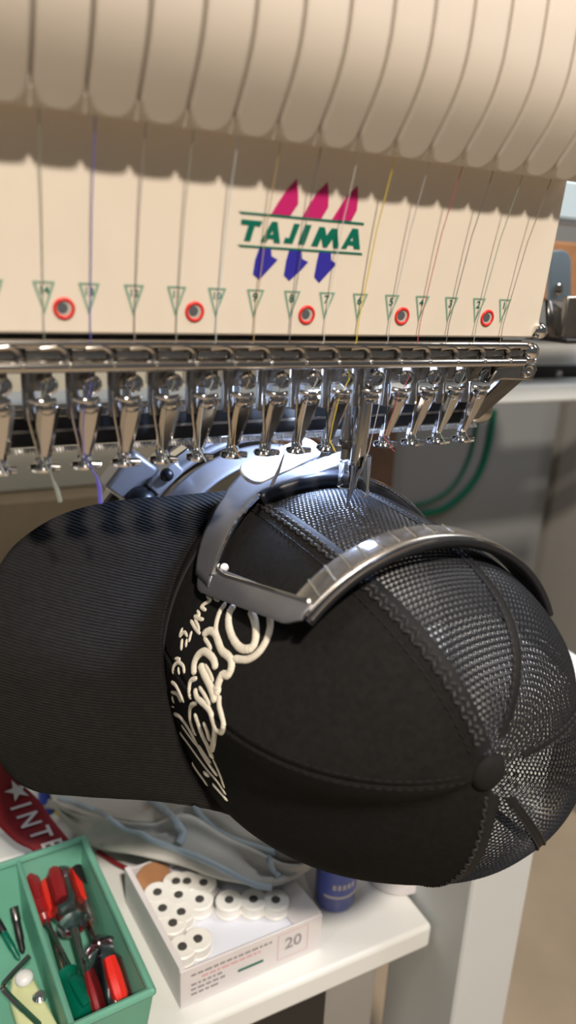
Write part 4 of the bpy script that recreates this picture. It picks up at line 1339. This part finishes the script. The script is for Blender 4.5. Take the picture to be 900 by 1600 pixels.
for k in range(5):
    a0_ = -PI * 0.72 + k * 0.24
    ringwall(rw, bc.x, bc.y, bc.z + 0.026, bc.z + 0.031, 0.0179, 0.0179, a0_, a0_ + 0.16, 0.0002, 4)
rw.build('label_print', 'white_print', bot)
MB().lathe(bc + Vector((0, 0, 0.0842)), (0, 0, 1), [(0.009, 0), (0.0092, 0.001), (0.0092, 0.013), (0.008, 0.015)], 24).build('bottle_cap', 'white_plate', bot)
# white round tub at the table's right end
tb = Vector(atZ(640, 1400, ZT)); tbc = Vector((tb.x + 0.004, tb.y + 0.028, ZT + 0.0008))
tub = thing('white_tub', 'round white tub at the right end of the table below the cap', 'tub', (tbc.x, tbc.y, ZT))
MB().lathe(tbc, (0, 0, 1), [(0.027, 0), (0.0295, 0.002), (0.031, 0.034), (0.0295, 0.036)], 32).build('tub_body', 'card_white', tub)
MB().lathe(tbc + Vector((0, 0, 0.0362)), (0, 0, 1), [(0.0325, 0), (0.033, 0.001), (0.033, 0.006), (0.031, 0.008)], 32).build('tub_lid', 'label_blue', tub)

# ------------------------------------------------------------------ machine stand at the right
st = thing('machine_stand', 'white steel machine stand with square post right of the cap', 'stand', (0.22, 0.05, ZF))
MB().bb(0.1900, 0.2520, 0.020, 0.110, ZF, -0.2865).build('stand_post', 'white_panel', st, bevel=0.003)
MB().bb(0.1880, 0.284, 0.010, 0.125, -0.2860, -0.2600).build('stand_top', 'white_gloss', st, bevel=0.006, seg=3)
# ------------------------------------------------------------------ background behind the head
bgm = thing('control_cabinet', 'grey enamel machine body panel with green rounded stripe behind the head', 'machine', (0.55, 0.62, ZF))
MB().bb(0.505, 0.86, 0.62, 0.66, ZF, 0.45).build('body_panel', 'grey_panel', bgm, bevel=0.004)
def stripe(pts, r, name='green_stripe'):
    mb = MB(); mb.tube([Vector(atY(u, v, 0.617)) for u, v in catmull(pts, 6)], r, 8); return mb.build(name, 'green_stripe', bgm)
stripe([(772, 640), (762, 700), (745, 745), (715, 780), (680, 800), (620, 806)], 0.0058)
stripe([(748, 640), (738, 700), (722, 740), (700, 768), (665, 786), (620, 792)], 0.0030)
t = MB().bb(0.300, 0.500, 0.60, 0.64, ZF, -0.02).build('wooden_board', 'wood', None, bevel=0.002)
tag(t, 'dark brown wooden board behind the lowered needle', 'board')
t = MB().bb(0.862, 0.90, 0.70, 0.74, ZF, 0.40).build('dark_post', 'shadow_grey', None, bevel=0.003)  # dark upright painted as the shaded gap beside the shelf
tag(t, 'dark upright post between grey machine panel and shelf unit', 'post')
# shelf unit
sh = thing('shelf_unit', 'pale open shelf unit at the right edge of the picture', 'shelf', (1.0, 0.7, ZF))
MB().bb(0.905, 0.930, 0.45, 0.95, ZF, 0.0).build('side_wall', 'shelf', sh, bevel=0.002)
MB().bb(0.9305, 1.50, 0.93, 0.95, ZF, 0.0).build('back_wall', 'shelf', sh, bevel=0.002)
zs = float(atY(845, 870, 0.47)[2])
for z in (zs, zs + 0.27, zs - 0.30):
    MB().bb(0.9305, 1.50, 0.45, 0.9295, z - 0.022, z).build('shelf_board', 'shelf', sh, bevel=0.002)
ps = atY(893, 835, 0.62)
t = thing('cloth_bundle', 'black bundle lying on the shelf at the right edge', 'bundle', (float(ps[0]) + 0.07, 0.62, zs))
mb = MB(); mb.ball((float(ps[0]) + 0.07, 0.62, zs + 0.0225), 0.05, 18, (1.1, 0.9, 0.42)); mb.build('bundle_cloth', 'black', t)
MB().ball((float(ps[0]) + 0.07, 0.625, zs + 0.060), 0.035, 16, (1.0, 0.8, 0.7)).build('white_wrap', 'white_plate', t)
# white beam pair crossing behind the head at the right
bm_ = thing('white_beam', 'white enamel beam pair running behind the head to the right', 'beam', (0.5, 0.31, -0.1))
z_a, z_b = float(atY(850, 592, 0.30)[2]), float(atY(850, 630, 0.30)[2])
MB().bb(-0.2, 0.90, 0.30, 0.345, z_b, z_a - 0.006).build('lower_beam', 'white_panel', bm_, bevel=0.004, seg=3)
z_c, z_d = float(atY(850, 530, 0.33)[2]), float(atY(850, 572, 0.33)[2])
MB().bb(0.10, 0.95, 0.33, 0.37, z_d, z_c).build('upper_beam', 'white_panel', bm_, bevel=0.004, seg=3)
MB().bb(0.10, 0.92, 0.352, 0.365, z_a - 0.008, z_d + 0.002).build('beam_gap', 'shadow_grey', bm_)  # dark filler painted as the shade between the beams
q = Vector(atY(873, 584, 0.325)); MB().ball(q, 0.004, 12).build('beam_screw', 'steel', bm_)
# black angled tray bracket
bk_ = thing('black_bracket', 'black and grey metal bracket poking out right of the head', 'bracket', (0.33, 0.15, -0.02))
zt0, zt1 = float(atY(880, 487, 0.13)[2]), float(atY(880, 528, 0.13)[2])
xl = float(atY(878, 525, 0.13)[0])
MB().bb(xl, xl + 0.30, 0.13, 0.135, zt1, zt0 + 0.012).build('bracket_face', 'steel', bk_, bevel=0.0015)
MB().bb(xl - 0.002, xl + 0.30, 0.122, 0.170, zt1 - 0.004, zt1 - 0.0002).build('bracket_lip', 'black', bk_, bevel=0.0015)
mb = MB()
mb.add([atY(860, 527, 0.112), atY(878, 524, 0.129), atY(878, 482, 0.129), atY(858, 468, 0.112)], [(0, 1, 2, 3)])
mb.build('bracket_cheek', 'dark_steel', bk_, solid=0.003)
# pale blue plate with screw
pb = thing('blue_plate', 'pale blue rounded metal plate with screw behind the panel edge', 'plate', (0.37, 0.2, 0.02))
pts = [(858, 470), (893, 470), (893, 405), (888, 394), (878, 390), (862, 392)]
mb = MB(); n_ = len(pts)
mb.add([atY(u, v, 0.20) for u, v in pts] + [np.array(atY(u, v, 0.20)) + np.array([0, 0.004, 0]) for u, v in pts], [tuple(range(n_)), tuple(range(n_, 2 * n_))[::-1]] + [(i, n_ + i, n_ + (i + 1) % n_, (i + 1) % n_) for i in range(n_)])
mb.build('plate_body', 'pale_blue', pb, bevel=0.001)
MB().lathe(Vector(atY(871, 452, 0.199)), (0, -1, 0), [(0.005, 0), (0.005, 0.002), (0.003, 0.004), (0.0005, 0.0045)], 18).build('plate_screw', 'chrome', pb)
# frame corner of the head at upper right
fc = thing('machine_beam', 'pale blue machine frame corner beside the top of the panel', 'frame', (0.3, 0.12, 0.1))
xl = float(atY(884, 300, 0.12)[0])
zb, zt2 = float(atY(890, 345, 0.12)[2]), float(atY(890, 280, 0.12)[2])
MB().bb(xl - 0.02, xl + 0.3, 0.12, 0.16, zb, zt2).build('frame_beam', 'pale_blue', fc, bevel=0.003)
MB().bb(xl - 0.01, xl + 0.3, 0.27, 0.30, zb - 0.06, zb - 0.002).build('frame_board', 'brown_card', fc, bevel=0.003)
# back of the room seen under the head on the left: enamel cabinet and brown worktop
cb = thing('olive_cabinet', 'olive grey enamel cabinet behind the presser feet at the left', 'cabinet', (-0.1, 0.60, -0.3))
zline = float(atY(80, 764, 0.60)[2])
MB().bb(-0.45, 0.296, 0.60, 0.64, zline, 0.10).build('cabinet_front', 'olive_box', cb, bevel=0.002)
MB().bb(-0.45, 0.296, 0.56, 0.64, ZF, zline - 0.001).build('cabinet_base', 'brown_table', cb, bevel=0.002)
